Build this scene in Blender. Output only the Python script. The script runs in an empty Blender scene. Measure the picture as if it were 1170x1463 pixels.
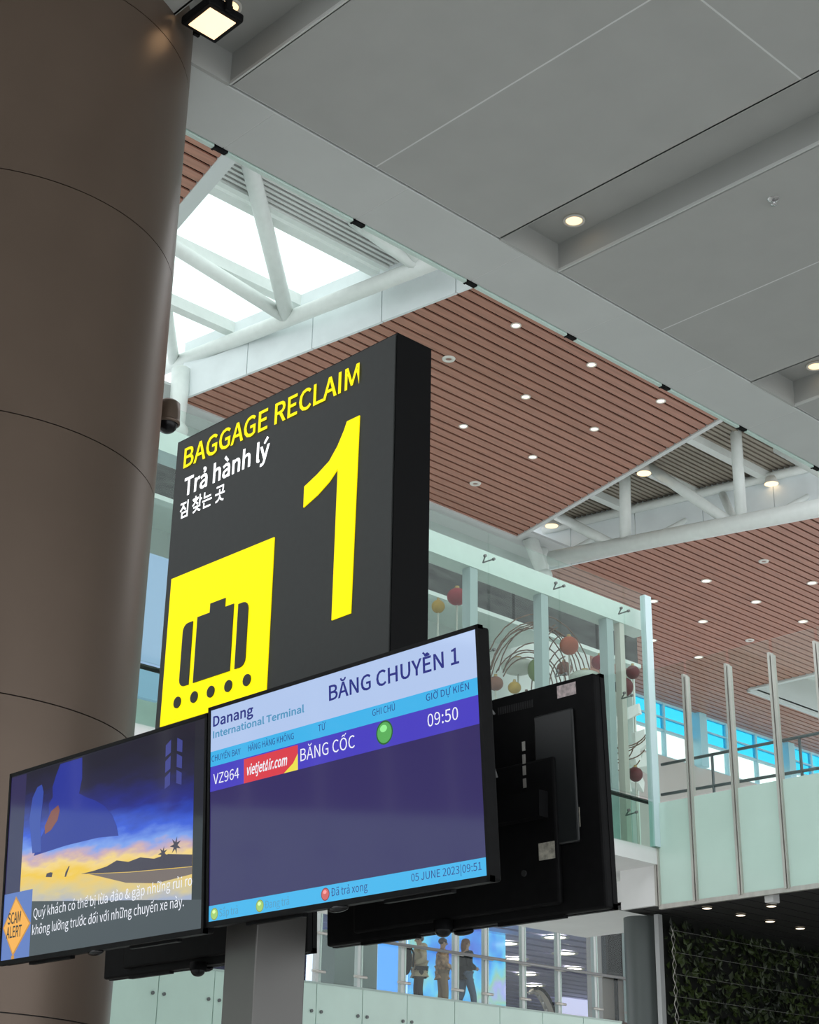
import bpy, bmesh, math, random
import numpy as np
from mathutils import Vector, Matrix
random.seed(7)
S = bpy.context.scene
COL = S.collection
PI = math.pi
rad = math.radians

# ------------------------------------------------------------------ camera
F, YAW, PITCH, ROLL = 2304.7, rad(136.455), rad(23.027), rad(1.0135)
CAM = Vector((0, 0, 1.6))
fw = Vector((math.cos(YAW)*math.cos(PITCH), math.sin(YAW)*math.cos(PITCH), math.sin(PITCH)))
r0 = Vector((math.sin(YAW), -math.cos(YAW), 0)); u0 = r0.cross(fw)
RT = math.cos(ROLL)*r0 + math.sin(ROLL)*u0
UP = -math.sin(ROLL)*r0 + math.cos(ROLL)*u0
cd = bpy.data.cameras.new('camera'); cam = bpy.data.objects.new('camera', cd); COL.objects.link(cam)
cd.sensor_fit = 'VERTICAL'; cd.sensor_height = 24.0; cd.lens = F/1463*24.0
cd.clip_start = 0.05; cd.clip_end = 400
cam.matrix_world = Matrix(((RT.x, UP.x, -fw.x, CAM.x), (RT.y, UP.y, -fw.y, CAM.y), (RT.z, UP.z, -fw.z, CAM.z), (0, 0, 0, 1)))
S.camera = cam

# ------------------------------------------------------------------ sky, exposure
w = bpy.data.worlds.new('sky'); S.world = w; w.use_nodes = True
bg = w.node_tree.nodes['Background']
bg.inputs[0].default_value = (0.93, 0.97, 1.0, 1); bg.inputs[1].default_value = 1.7
S.view_settings.view_transform = 'Standard'; S.view_settings.look = 'None'
S.view_settings.exposure = 0.0; S.view_settings.gamma = 1.0
S.view_settings.use_curve_mapping = False
S.cycles.use_denoising = True
S.cycles.max_bounces = 8; S.cycles.diffuse_bounces = 4; S.cycles.transparent_max_bounces = 24
S.cycles.sample_clamp_indirect = 8.0

def ray(x, y):
    return fw + RT*((x-585)/F) + UP*((731-y)/F)
def on(ax, c, x, y):
    """the point of the plane ax = c (metres) that a measured picture point belongs to"""
    d = ray(x, y); i = 'XYZ'.index(ax); return CAM + d*((c-CAM[i])/d[i])

# ------------------------------------------------------------------ materials
MATS = {}
def mat(name, col, rough=.5, metal=0., spec=.5, var=0., scale=8., bump=0., emit=None, es=1., coat=0., stretch=None):
    if name in MATS: return MATS[name]
    m = bpy.data.materials.new(name); m.use_nodes = True
    nt = m.node_tree; b = nt.nodes['Principled BSDF']
    b.inputs['Base Color'].default_value = (*col, 1); b.inputs['Roughness'].default_value = rough
    b.inputs['Metallic'].default_value = metal; b.inputs['Specular IOR Level'].default_value = spec
    b.inputs['Coat Weight'].default_value = coat; b.inputs['Coat Roughness'].default_value = .03
    if emit:
        b.inputs['Emission Color'].default_value = (*emit, 1); b.inputs['Emission Strength'].default_value = es
    if var or bump:
        tc = nt.nodes.new('ShaderNodeTexCoord'); mp = nt.nodes.new('ShaderNodeMapping')
        no = nt.nodes.new('ShaderNodeTexNoise'); no.inputs['Scale'].default_value = scale; no.inputs['Detail'].default_value = 4
        if stretch: mp.inputs['Scale'].default_value = stretch
        nt.links.new(tc.outputs['Object'], mp.inputs[0]); nt.links.new(mp.outputs[0], no.inputs['Vector'])
        if var:
            rp = nt.nodes.new('ShaderNodeValToRGB')
            rp.color_ramp.elements[0].position = .3; rp.color_ramp.elements[1].position = .7
            rp.color_ramp.elements[0].color = (*[max(0, c*(1-var)) for c in col], 1)
            rp.color_ramp.elements[1].color = (*[min(1, c*(1+var)) for c in col], 1)
            nt.links.new(no.outputs[0], rp.inputs[0]); nt.links.new(rp.outputs[0], b.inputs['Base Color'])
        if bump:
            bp = nt.nodes.new('ShaderNodeBump'); bp.inputs['Strength'].default_value = bump; bp.inputs['Distance'].default_value = .01
            nt.links.new(no.outputs[0], bp.inputs['Height']); nt.links.new(bp.outputs[0], b.inputs['Normal'])
    MATS[name] = m; return m
def glass(name, tint, ior=1.45, rough=.02):
    if name in MATS: return MATS[name]
    m = bpy.data.materials.new(name); m.use_nodes = True; nt = m.node_tree; nt.nodes.clear()
    o = nt.nodes.new('ShaderNodeOutputMaterial'); mx = nt.nodes.new('ShaderNodeMixShader')
    t = nt.nodes.new('ShaderNodeBsdfTransparent'); g = nt.nodes.new('ShaderNodeBsdfGlossy'); lw = nt.nodes.new('ShaderNodeLayerWeight'); lw.inputs[0].default_value = .5
    pw = nt.nodes.new('ShaderNodeMath'); pw.operation = 'POWER'; pw.inputs[1].default_value = 5
    f = nt.nodes.new('ShaderNodeMath'); f.operation = 'MULTIPLY_ADD'; f.inputs[1].default_value = .85; f.inputs[2].default_value = .022   # Schlick reflectance of a pane
    nt.links.new(lw.outputs['Facing'], pw.inputs[0]); nt.links.new(pw.outputs[0], f.inputs[0])
    t.inputs[0].default_value = (*tint, 1); g.inputs['Roughness'].default_value = rough
    nt.links.new(f.outputs[0], mx.inputs[0]); nt.links.new(t.outputs[0], mx.inputs[1]); nt.links.new(g.outputs[0], mx.inputs[2])
    nt.links.new(mx.outputs[0], o.inputs[0]); MATS[name] = m; return m
def screen_mat(name, emit, es=1.):
    return mat(name, (.012, .012, .014), rough=.06, spec=.5, emit=emit, es=es)

GREY = mat('soffit_grey_paint', (.45, .46, .445), .55, var=.03, scale=3)
GREYL = mat('fascia_grey_paint', (.63, .66, .65), .5, var=.03, scale=2)
JOINT = mat('pale_joint', (.75, .77, .76), .6)
DARK = mat('dark_gap', (.015, .015, .016), .8)
WOOD = mat('brown_wood_slat', (.43, .20, .14), .40, spec=.55, var=.16, scale=3, stretch=(6, .5, 6))
BLACKB = mat('black_backing', (.004, .002, .0015), .95, spec=.0)
WHITE = mat('white_steel_paint', (.78, .82, .79), .4, var=.03)
CURB = mat('white_curb_panel', (.80, .85, .86), .45, var=.05, scale=2)
ALU = mat('brushed_aluminium', (.56, .54, .50), .38, metal=.6, var=.1, scale=12, stretch=(1, 1, .1))
BRONZE = mat('bronze_column_metal', (.150, .108, .082), .34, metal=.5, var=.05, scale=2)
FROST = mat('frosted_green_glass', (.50, .66, .585), .28, var=.03, scale=1.5, coat=.3)
FROST2 = mat('frosted_pale_green_glass', (.55, .72, .64), .25, var=.03, scale=1.5, coat=.4)
CLEAR = glass('clear_glass', (.93, .975, .955))
GREENG = glass('greenish_glass', (.80, .92, .87))
BLUEG = glass('blue_film_glass', (.20, .74, .92))
WARM = mat('warm_lamp_glow', (.9, .8, .6), emit=(1, .66, .34), es=1.7)
COOL = mat('white_lamp_glow', (.9, .9, .9), emit=(1, .84, .62), es=1.7)
RIM = mat('white_lamp_rim', (.8, .78, .72), .4)
BLK = mat('black_plastic', (.006, .006, .0065), .55, spec=.10, var=.2, scale=30)
BLKG = mat('black_gloss_bezel', (.005, .005, .006), .25, spec=.3)
BLKM = mat('matt_black_steel', (.003, .003, .0035), .55, spec=.12)
STEEL = mat('stainless_steel', (.6, .6, .6), .25, metal=1)
PWHITE = mat('white_wall_paint', (.80, .80, .79), .6, var=.03, scale=2)

# ------------------------------------------------------------------ mesh helpers
class MB:
    def __init__(s): s.v = []; s.f = []; s.smooth = set()
    def add(s, vs, fs, smooth=False):
        k = len(s.v); s.v += [tuple(v) for v in vs]
        for f in fs:
            if smooth: s.smooth.add(len(s.f))
            s.f.append([i+k for i in f])
        return s
    def box(s, x0, x1, y0, y1, z0, z1):
        x0, x1 = min(x0, x1), max(x0, x1); y0, y1 = min(y0, y1), max(y0, y1); z0, z1 = min(z0, z1), max(z0, z1)
        return s.add([(x0,y0,z0),(x1,y0,z0),(x1,y1,z0),(x0,y1,z0),(x0,y0,z1),(x1,y0,z1),(x1,y1,z1),(x0,y1,z1)],
                     [(0,3,2,1),(4,5,6,7),(0,1,5,4),(1,2,6,5),(2,3,7,6),(3,0,4,7)])
    def hexa(s, b, t):        # bottom ring and top ring of equal length
        n = len(b)
        return s.add(list(b)+list(t), [tuple(reversed(range(n))), tuple(range(n, 2*n))]+[(i, (i+1) % n, n+(i+1) % n, n+i) for i in range(n)])
    def tube(s, a, b, r, n=10, r2=None):
        a = Vector(a); b = Vector(b); d = (b-a).normalized(); r2 = r if r2 is None else r2
        x = d.orthogonal().normalized(); y = d.cross(x)
        ra = [a+x*r*math.cos(2*PI*i/n)+y*r*math.sin(2*PI*i/n) for i in range(n)]
        rb = [b+x*r2*math.cos(2*PI*i/n)+y*r2*math.sin(2*PI*i/n) for i in range(n)]
        k = len(s.f); s.hexa(ra, rb)
        for i in range(k+2, len(s.f)): s.smooth.add(i)
        return s
    def path(s, pts, r, n=8):
        for a, b in zip(pts[:-1], pts[1:]): s.tube(a, b, r, n)
        return s
    def lathe(s, prof, c=(0, 0, 0), n=24, a0=0., a1=2*PI, axis='Z', lobes=0, amp=0.):
        full = abs(a1-a0-2*PI) < 1e-6; m = n if full else n+1; vs = []
        for r, z in prof:
            for i in range(m):
                a = a0+(a1-a0)*i/n; rr = r*(1+amp*abs(math.sin(a*lobes/2))) if lobes else r
                p = (rr*math.cos(a), rr*math.sin(a), z)
                if axis == 'Y': p = (p[0], p[2], p[1])
                vs.append((p[0]+c[0], p[1]+c[1], p[2]+c[2]))
        fs = []
        for j in range(len(prof)-1):
            for i in range(n):
                k = (i+1) % m
                q = (j*m+i, j*m+k, (j+1)*m+k, (j+1)*m+i)
                fs.append(q if axis == 'Z' else q[::-1])
        return s.add(vs, fs, True)
    def sphere(s, c, rx, ry=None, rz=None, n=16, m=9, lobes=0, amp=0., cut0=0., cut1=PI):
        ry = rx if ry is None else ry; rz = rx if rz is None else rz; k = len(s.v)
        prof = [(math.sin(cut0+(cut1-cut0)*j/m), -math.cos(cut0+(cut1-cut0)*j/m)) for j in range(m+1)]
        s.lathe(prof, (0, 0, 0), n, lobes=lobes, amp=amp)
        for i in range(k, len(s.v)):
            v = s.v[i]; s.v[i] = (v[0]*rx+c[0], v[1]*ry+c[1], v[2]*rz+c[2])
        return s
    def prism(s, poly, y0, y1):   # polygon in x,z extruded along y (front face at y0)
        n = len(poly)
        a = [(p[0], y0, p[1]) for p in poly]; b = [(p[0], y1, p[1]) for p in poly]
        return s.hexa(a, b)
    def disc(s, c, r, n=18, y=None, rz=None):  # flat disc facing -y
        rz = r if rz is None else rz
        return s.add([(c[0]+r*math.cos(2*PI*i/n), y, c[1]+rz*math.sin(2*PI*i/n)) for i in range(n)], [tuple(range(n))])
    def mesh(s, name, m, off=None):
        me = bpy.data.meshes.new(name)
        vs = s.v if off is None else [(v[0]-off[0], v[1]-off[1], v[2]-off[2]) for v in s.v]
        me.from_pydata(vs, [], s.f); me.materials.append(m)
        for i, p in enumerate(me.polygons): p.use_smooth = i in s.smooth
        bm = bmesh.new(); bm.from_mesh(me); bmesh.ops.recalc_face_normals(bm, faces=bm.faces); bm.to_mesh(me); bm.free()
        me.update(); return me

def tag(o, label=None, cat=None, group=None, kind=None):
    if label: o['label'] = label
    if cat: o['category'] = cat
    if group: o['group'] = group
    if kind: o['kind'] = kind
    return o
def link(name, data, parent=None):
    o = bpy.data.objects.new(name, data); COL.objects.link(o)
    if parent: o.parent = parent
    return o
def part(name, mb, m, parent, bevel=0., label=None, loc=None):
    """a mesh in the parent's own coordinates"""
    o = link(name, mb.mesh(name, m), parent)
    if loc: o.location = loc
    if bevel: bev(o, bevel)
    if label: o['label'] = label
    return o
def wpos(o):
    p = Vector((0, 0, 0))
    while o: p += o.location; o = o.parent
    return p
def wpart(name, mb, m, parent, bevel=0., kind=None):
    """a mesh given in world coordinates, kept under an unrotated parent"""
    o = link(name, mb.mesh(name, m, wpos(parent)), parent)
    if bevel: bev(o, bevel)
    if kind: o['kind'] = kind
    return o
def solo(name, mb, m, base, label=None, cat=None, group=None, kind=None, bevel=0.):
    o = link(name, mb.mesh(name, m, base)); o.location = base
    if bevel: bev(o, bevel)
    return tag(o, label, cat, group, kind)
def bev(o, wd, seg=2):
    b = o.modifiers.new('bevel', 'BEVEL'); b.width = wd; b.segments = seg; b.limit_method = 'ANGLE'; b.angle_limit = rad(40)
def thing(name, loc, label=None, cat=None, group=None, rz=0., kind=None):
    o = link(name, None); o.location = loc; o.rotation_euler = (0, 0, rz); o.empty_display_size = .1
    return tag(o, label, cat, group, kind)
def copy_tree(o, parent=None):
    c = o.copy(); COL.objects.link(c); c.parent = parent
    for ch in list(o.children): copy_tree(ch, c)
    return c

FONT = None
try:      # the sans face bundled with Blender; without it the built-in face is used
    FONT = bpy.data.fonts.load(bpy.utils.system_resource('DATAFILES', path='fonts')+'/Noto Sans CJK Regular.woff2')
except Exception: pass
SCR = bpy.data.scenes.new('scratch')
def baked(o):
    SCR.collection.objects.link(o); vl = SCR.view_layers[0]; vl.update()
    me = bpy.data.meshes.new_from_object(o.evaluated_get(vl.depsgraph)); bpy.data.objects.remove(o); return me
def text_verts(body, bold=0., shear=0., space=1.):
    cu = bpy.data.curves.new('t', 'FONT'); cu.body = body; cu.size = 1; cu.offset = bold; cu.shear = shear; cu.space_character = space
    cu.resolution_u = 3
    if FONT: cu.font = FONT
    me = baked(bpy.data.objects.new('t', cu))
    v = [tuple(p.co) for p in me.vertices]; f = [list(p.vertices) for p in me.polygons]
    bpy.data.curves.remove(cu); bpy.data.meshes.remove(me)
    return v, f
CAPH = max(p[1] for p in text_verts('H')[0])
def text(name, body, x0, zb, width, y, m, parent, cap=None, bold=0., shear=0., space=1., rise=0., split=False):
    """flat lettering in the x,z plane of its parent at depth y: left edge x0, baseline zb, given width; cap = capital height"""
    v, f = text_verts(body, bold, shear, space)
    xs = [p[0] for p in v]; sx = width/(max(xs)-min(xs)); sz = (cap/CAPH) if cap else sx
    V = [(x0+(p[0]-min(xs))*sx, y, zb+p[1]*sz+rise*(p[0]-min(xs))*sx) for p in v]
    words = body.split(' ') if split else [body]; ends = []
    for i in range(len(words) if split else 0):
        vv, _ = text_verts(' '.join(words[:i+1]), bold, shear, space); ends.append(max(p[0] for p in vv)+.02)
    up = list(range(len(v)))
    def find(i):
        while up[i] != i: up[i] = up[up[i]]; i = up[i]
        return i
    for ff in f:
        for k in ff[1:]: up[find(k)] = find(ff[0])
    comp = {}
    for ff in f: comp.setdefault(find(ff[0]), []).append(ff)
    per = [[] for _ in words]
    for c, fs in comp.items():
        xc = [v[i][0] for ff in fs for i in ff]; xm = (min(xc)+max(xc))/2
        per[next((i for i, e in enumerate(ends) if xm <= e), len(words)-1)] += fs
    for fs in per:
        if not fs: continue
        ids = sorted({i for ff in fs for i in ff}); mp = {i: k for k, i in enumerate(ids)}
        me = bpy.data.meshes.new(name); me.from_pydata([V[i] for i in ids], [], [[mp[i] for i in ff] for ff in fs]); me.materials.append(m)
        link(name, me, parent)

# ================================================================== THE BUILDING
# ---- floor
WR = mat('dim_grey_wall', (.30, .30, .29), .6, var=.05, scale=1)
solo('wall_sky_blocker', MB().box(-13.2, 14, 31, 31.3, 0, 14), WR, (0, 31, 0), 'added grey wall beyond the deck, out of view, blocking sky light', kind='structure')  # out of view, added to keep sky light off the soffit
solo('floor', MB().box(-24, 14, -26, 46, -.2, 0), mat('pale_floor_tile', (.62, .61, .58), .25, var=.06, scale=.7), (0, 0, -.2), 'pale polished terrazzo floor of the arrivals hall', kind='structure')

# ---- grey soffit overhead: panels between lighting troughs
ZS = 8.08; XE = -6.88; XF = -7.45; T0 = 7.42; TW = .63; MOD = 3.15
sof = thing('ceiling', (-1, 4, ZS), 'smooth grey panelled soffit with recessed lighting troughs', kind='structure')
XC = [XE, -4.30, -1.72, .86, 3.44, 6.02]
k0, k1 = -4, 2
for k in range(k0, k1+1):
    ya = T0+k*MOD+TW; yb = ya+(MOD-TW)/2; yc = T0+(k+1)*MOD
    for (p, q) in ((ya, yb), (yb, yc)):
        for a, b in zip(XC[:-1], XC[1:]):
            g = .007
            wpart('panel', MB().box(a+g, b-g, p+g, q-g, ZS, ZS+.006), GREY, sof)
    t0 = T0+k*MOD; t1 = t0+TW                     # the trough
    tr = MB().box(XE, XC[-1], t0-.02, t1+.02, ZS+.24, ZS+.27)
    tr.box(XE, XC[-1], t0-.02, t0, ZS, ZS+.24); tr.box(XE, XC[-1], t1, t1+.02, ZS, ZS+.24); tr.box(XE-.022, XE+.004, t0, t1, ZS-.001, ZS+.24)
    wpart('trough', tr, GREY, sof)
    wpart('trough_edge', MB().box(XE, XC[-1], t1-.004, t1+.010, ZS-.004, ZS+.02), mat('pale_edge_trim', (.66, .68, .66), .5), sof)
wpart('joint_backing', MB().box(XE, XC[-1], T0+(k0)*MOD-3, T0+k0*MOD-.03, ZS+.0012, ZS+.03), JOINT, sof)
for k in range(k0, k1+1):
    wpart('joint_backing', MB().box(XE, XC[-1], T0+k*MOD+TW+.02, T0+(k+1)*MOD-.02, ZS+.0012, ZS+.03), JOINT, sof)
wpart('slab', MB().box(XF+.05, XC[-1]+4, -18, 18, ZS+.3, ZS+.8), PWHITE, sof)  # unseen, added above the panels to block light
# ---- fascia band at the edge of the soffit
fas = thing('trim_1', (-7.1, 4, ZS), 'pale grey panelled band along the soffit edge', kind='structure')
y = 10.09-1.2*14
while y < 16:
    wpart('panel', MB().box(XF, XE-.03, y+.004, y+1.196, ZS, ZS+.006), GREYL, fas); y += 1.2
wpart('shadow_gap', MB().box(XE-.03, XE, -7, 16, ZS+.02, ZS+.05), DARK, fas)
wpart('backing', MB().box(XF+.01, XE-.02, -7, 16, ZS+.0012, ZS+.3), mat('fascia_joint', (.74, .77, .76), .6), fas)
# ---- glass strip clipped to the fascia edge
GST = mat('pale_green_glass_edge', (.72, .90, .83), .15, emit=None)
clips = [on('Z', ZS, *p)[1] for p in ((318, 211), (513, 318), (672, 405), (815, 481), (950, 553), (1062, 611))]
clips = [clips[0]-(clips[1]-clips[0])*2, clips[0]-(clips[1]-clips[0])]+clips+[clips[-1]+1.2, clips[-1]+2.4]
gs = thing('glass_smoke_baffle', (XF-.03, 8, ZS), 'thin pale green glass strip held by dark clips along the grey soffit edge', 'glass strip')
for a, b in zip(clips[:-1], clips[1:]):
    wpart('glass_pane', MB().box(XF-.045, XF-.012, a+.055, b-.055, ZS-.012, ZS+.10), GST, gs)
for c in clips:
    o = MB().box(XF-.05, XF-.006, c-.052, c+.052, ZS-.009, ZS+.02); o.box(XF-.05, XF-.01, c-.06, c-.045, ZS-.018, ZS+.02)
    wpart('clip', o, BLK, gs)

# ---- high wooden slat ceilings with skylight openings between them
ZW = 14.0; PITCHX = .212
a1 = lambda X: 10.17-(X+14.29)*.228      # near edge of the first skylight
b1 = lambda X: 14.82+(X+14.34)*.132      # its far edge
a2 = lambda X: 20.93-(X+14.34)*.254      # near edge of the second skylight
b2 = lambda X: 24.75+(X+19.32)*.20
XEND1, XEND2 = -20.45, -25.7
def slats(root, x_from, x_to, segs):
    X = x_from; i = 0
    while X > x_to:
        for (ya, yb) in segs(X):
            xl, xr = X-PITCHX+.048, X
            pts = lambda z: [(xl, ya(xl), z), (xr, ya(xr), z), (xr, yb(xr), z), (xl, yb(xl), z)]
            wpart('slat', MB().hexa(pts(ZW), pts(ZW+.025)), WOOD, root)
        X -= PITCHX
K = lambda c: (lambda X: c)
wA = thing('ceiling_wood_behind_column', (-16, 8, ZW), 'brown wooden slat ceiling beside the column', kind='structure')
slats(wA, -12.6, XEND1+4, lambda X: [(K(7.2), a1)])
pb = lambda z: [(-12.4, 7.2, z), (-12.4, a1(-12.4)-.01, z), (XEND1+4, a1(XEND1+4)-.01, z), (XEND1+4, 7.2, z)]
wpart('backing', MB().hexa(pb(ZW+.03), pb(ZW+.07)), BLACKB, wA)
wB = thing('ceiling_wood_middle', (-17, 18, ZW), 'brown wooden slat ceiling between the two skylights', kind='structure')
slats(wB, -13.0, XEND1, lambda X: [(b1, a2)])
pb = lambda z: [(-13, b1(-13)+.02, z), (XEND1, b1(XEND1)+.02, z), (XEND1, a2(XEND1)-.02, z), (-13, a2(-13)-.02, z)]
wpart('backing', MB().hexa(pb(ZW+.03), pb(ZW+.07)), BLACKB, wB)
wC = thing('ceiling_wood_far', (-20, 33, ZW), 'brown wooden slat ceiling of the far end reaching the blue windows', kind='structure')
HX, HY = -23.24, 34.55
slats(wC, -13.2, XEND2, lambda X: [(b2, K(46))] if X < HX else [(b2, K(HY))])
wpart('backing', MB().box(-13.2, XEND2, 26.2, HY, ZW+.03, ZW+.07), BLACKB, wC)
wpart('backing', MB().box(HX, XEND2, HY, 46, ZW+.03, ZW+.07), BLACKB, wC)
pb = lambda z: [(-13.2, b2(-13.2)+.02, z), (XEND2, b2(XEND2)+.02, z), (XEND2, 26.2, z), (-13.2, 26.2, z)]
wpart('backing', MB().hexa(pb(ZW+.03), pb(ZW+.07)), BLACKB, wC)
# edge trims of the wooden ceilings
TRM = mat('grey_white_edge_trim', (.66, .68, .68), .4)
def strip(root, name, p, q, w_, z0, z1, m):
    d = Vector((q[0]-p[0], q[1]-p[1], 0)).normalized(); n = Vector((-d.y, d.x, 0))*w_
    r = [Vector((p[0], p[1], 0)), Vector((q[0], q[1], 0)), Vector((q[0], q[1], 0))+n, Vector((p[0], p[1], 0))+n]
    return wpart(name, MB().hexa([(v.x, v.y, z0) for v in r], [(v.x, v.y, z1) for v in r]), m, root)
strip(wB, 'edge_trim', (-13, a2(-13)+.01), (XEND1-.1, a2(XEND1)+.01), -.09, ZW-.03, ZW+.4, TRM)
strip(wB, 'edge_trim', (XEND1-.02, b1(XEND1)), (XEND1-.02, a2(XEND1)), .12, ZW-.03, ZW+.3, TRM)
wpart('end_soffit', MB().box(XEND1-.1, -21.8, 3, 25, ZW+.25, ZW+.3), TRM, wB)
strip(wA, 'edge_trim', (-12.6, a1(-12.6)), (XEND1+4, a1(XEND1+4)), -.22, ZW-.02, ZW+.9, TRM)
strip(wC, 'edge_trim', (HX, HY), (-13, HY), -.14, ZW-.05, ZW+1.2, TRM)
strip(wC, 'edge_trim', (HX, 45.9), (-13, 45.9), .14, ZW-.05, ZW+1.2, TRM)
strip(wC, 'edge_trim', (HX, HY), (HX, 46), .14, ZW-.05, ZW+1.2, TRM)

wpart('opening_roof', MB().box(-13, HX-.1, HY-.1, 46, ZW+1.2, ZW+1.3), mat('opening_roof_grey', (.42, .40, .36), .7), wC)
wpart('opening_tube', MB().tube((HX+.9, HY+.3, ZW+.5), (-17, HY+2.6, ZW+.75), .16, 14), WHITE, wC)
wpart('opening_tube', MB().tube((HX+.9, HY+.3, ZW+.5), (HX+1.2, 45, ZW+.5), .12, 14), WHITE, wC)
# ---- first skylight: white curb, roof beams, louvres, glass, truss
ZR = 15.0
sk = thing('window_1', (-17, 12.5, ZR), 'overexposed white skylight with steel tubes crossing it', kind='structure')
X = -13.2
while X > XEND1:                                  # curb panels on the far side
    q = max(X-1.42, XEND1); g = .012
    r = lambda z, dy=0: [(X-g, b1(X)-.02+dy, z), (q+g, b1(q)-.02+dy, z), (q+g, b1(q)+.03+dy, z), (X-g, b1(X)+.03+dy, z)]
    wpart('curb_panel', MB().hexa(r(ZW-.02), r(ZW+.58)), CURB, sk); X -= 1.42
r = lambda z: [(-13, b1(-13)+.02, z), (XEND1, b1(XEND1)+.02, z), (XEND1, b1(XEND1)+.06, z), (-13, b1(-13)+.06, z)]
wpart('curb_backing', MB().hexa(r(ZW+.01), r(ZR+.1)), CURB, sk)
for bx_ in (-16.22, -17.87, -19.35):
    wpart('roof_beam', MB().box(bx_-.09, bx_+.09, 8.5, 14.95, ZR-.10, ZR+.10), WHITE, sk)
lv = MB(); X = -13.2
while X > -15.95:
    lv.box(X-.052, X, 9.5, 14.7, ZR-.06, ZR-.02); X -= .098
wpart('louvre_grille', lv, mat('grey_louvre', (.66, .67, .65), .5), sk, kind='stuff')
wpart('louvre_edge', MB().box(-15.95, -16.05, 9.5, 14.8, ZR-.1, ZR+.02), WHITE, sk)
wpart('louvre_edge', MB().box(-13.2, -16.05, 14.7, 14.82, ZR-.1, ZR+.02), WHITE, sk)
for i in range(4):
    wpart('glass_pane', MB().box(-16-i*1.4, -17.38-i*1.4, 8, 14.9, ZR+.14, ZR+.16), CLEAR, sk)
wpart('roof_slab', MB().box(-12, -15.95, 7, 15, ZR+.06, ZR+.12), mat('dark_roof', (.03, .03, .03), .8), sk)
tr1 = thing('roof_truss', on('Y', 14.0, 411, 456), 'white tubular steel truss crossing the bright skylight by the column', 'roof truss')
n0, n1, n2 = on('Y', 14.1, 411, 454), on('Y', 14.1, 601, 381), on('Y', 14.1, 249, 519)
dv = (n1-n2).normalized()
wpart('bottom_chord', MB().tube(n2-dv*3, n1+dv*2.5, .125, 16), WHITE, tr1)
for a, b, rr in ((n0, on('Z', ZR, 352, 215), .125), (n0, on('Z', ZR-.1, 240, 347), .11), (n1, on('Z', ZR, 505, 312), .12), (n1, n1+Vector((.05, -.9, .9)), .09), (n2, on('Z', ZR, 236, 430), .10)):
    wpart('diagonal', MB().tube(a, b, rr, 14), WHITE, tr1)
# ---- second skylight: roofed with louvres, truss with verticals
sk2 = thing('window_2', (-17, 23.5, ZR), 'roof opening with grey louvres behind white steel tubes', kind='structure')
wpart('roof_slab', MB().box(-12, -21.5, 19.5, 27, ZR+.16, ZR+.24), mat('roof_deck', (.30, .26, .22), .8), sk2)
lv = MB(); X = -13
while X > -21:
    lv.box(X-.07, X, 20.5, 25.6, ZR+.02, ZR+.06); X -= .118
wpart('louvre_grille', lv, mat('brown_grey_louvre', (.33, .29, .235), .5), sk2, kind='stuff')
for bx_ in (-14.75, -16.32, -17.83, -19.35, -20.9):
    wpart('roof_beam', MB().box(bx_-.085, bx_+.085, 20.5, 26, ZR-.14, ZR+.02), WHITE, sk2)
X = -13.2
while X > -21:
    q = X-1.5; g = .012
    r = lambda z: [(X-g, b2(X)-.05, z), (q+g, b2(q)-.05, z), (q+g, b2(q), z), (X-g, b2(X), z)]
    wpart('curb_panel', MB().hexa(r(ZW-.02), r(ZR+.1)), CURB, sk2); X -= 1.5
wpart('top_rail', MB().tube((-13, b2(-13)-.12, ZR-.12), (-21.3, b2(-21.3)-.12, ZR-.12), .09, 12), WHITE, sk2)
tr2 = thing('roof_truss', on('Y', 23.4, 893, 783), 'white tubular steel truss under the grey louvred roof opening', 'roof truss')
P2 = lambda x, y, Y=23.4: on('Y', Y, x, y)
wpart('bottom_chord', MB().tube(P2(788, 798), P2(1240, 712), .165, 16), WHITE, tr2)
for a, b, rr in ((P2(894, 783), P2(892, 640), .115), (P2(1060, 752), P2(1048, 570), .11)):
    wpart('vertical', MB().tube(a, b, rr, 14), WHITE, tr2)
for a, b, rr in ((P2(885, 783), P2(780, 728), .105), (P2(1052, 752), P2(905, 652), .105), (P2(1240, 712), P2(1110, 640), .10)):
    wpart('diagonal', MB().tube(a, b, rr, 14), WHITE, tr2)
for a, b, rr in ((P2(905, 782), on('Z', ZR, 1020, 722), .06), (P2(1080, 748), on('Z', ZR, 1190, 690), .06), (P2(800, 795), on('Z', ZR, 880, 752), .06), (P2(1052, 752), on('Z', ZR, 1030, 700), .08)):
    wpart('cross_brace', MB().tube(a, b, rr, 10), WHITE, tr2)
def strut(label, base, tops):
    t = thing('support_strut', base, label, 'strut')
    for q in tops: wpart('tube', MB().tube(base, q, .13, 14, .17), WHITE, t)
    wpart('foot', MB().sphere(base, .2, .2, .16, 14, 8), WHITE, t)
bs = on('X', -20.85, 776, 822); strut('pair of white steel tubes carrying the truss above the glass wall', bs, [on('X', -20.85, 757, 768), P2(771, 772, 23.9)])
bs = on('Y', 13.8, 252, 615); strut('short white steel tube under the skylight edge beside the column', bs, [on('Y', 13.95, 259, 530)])

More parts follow.
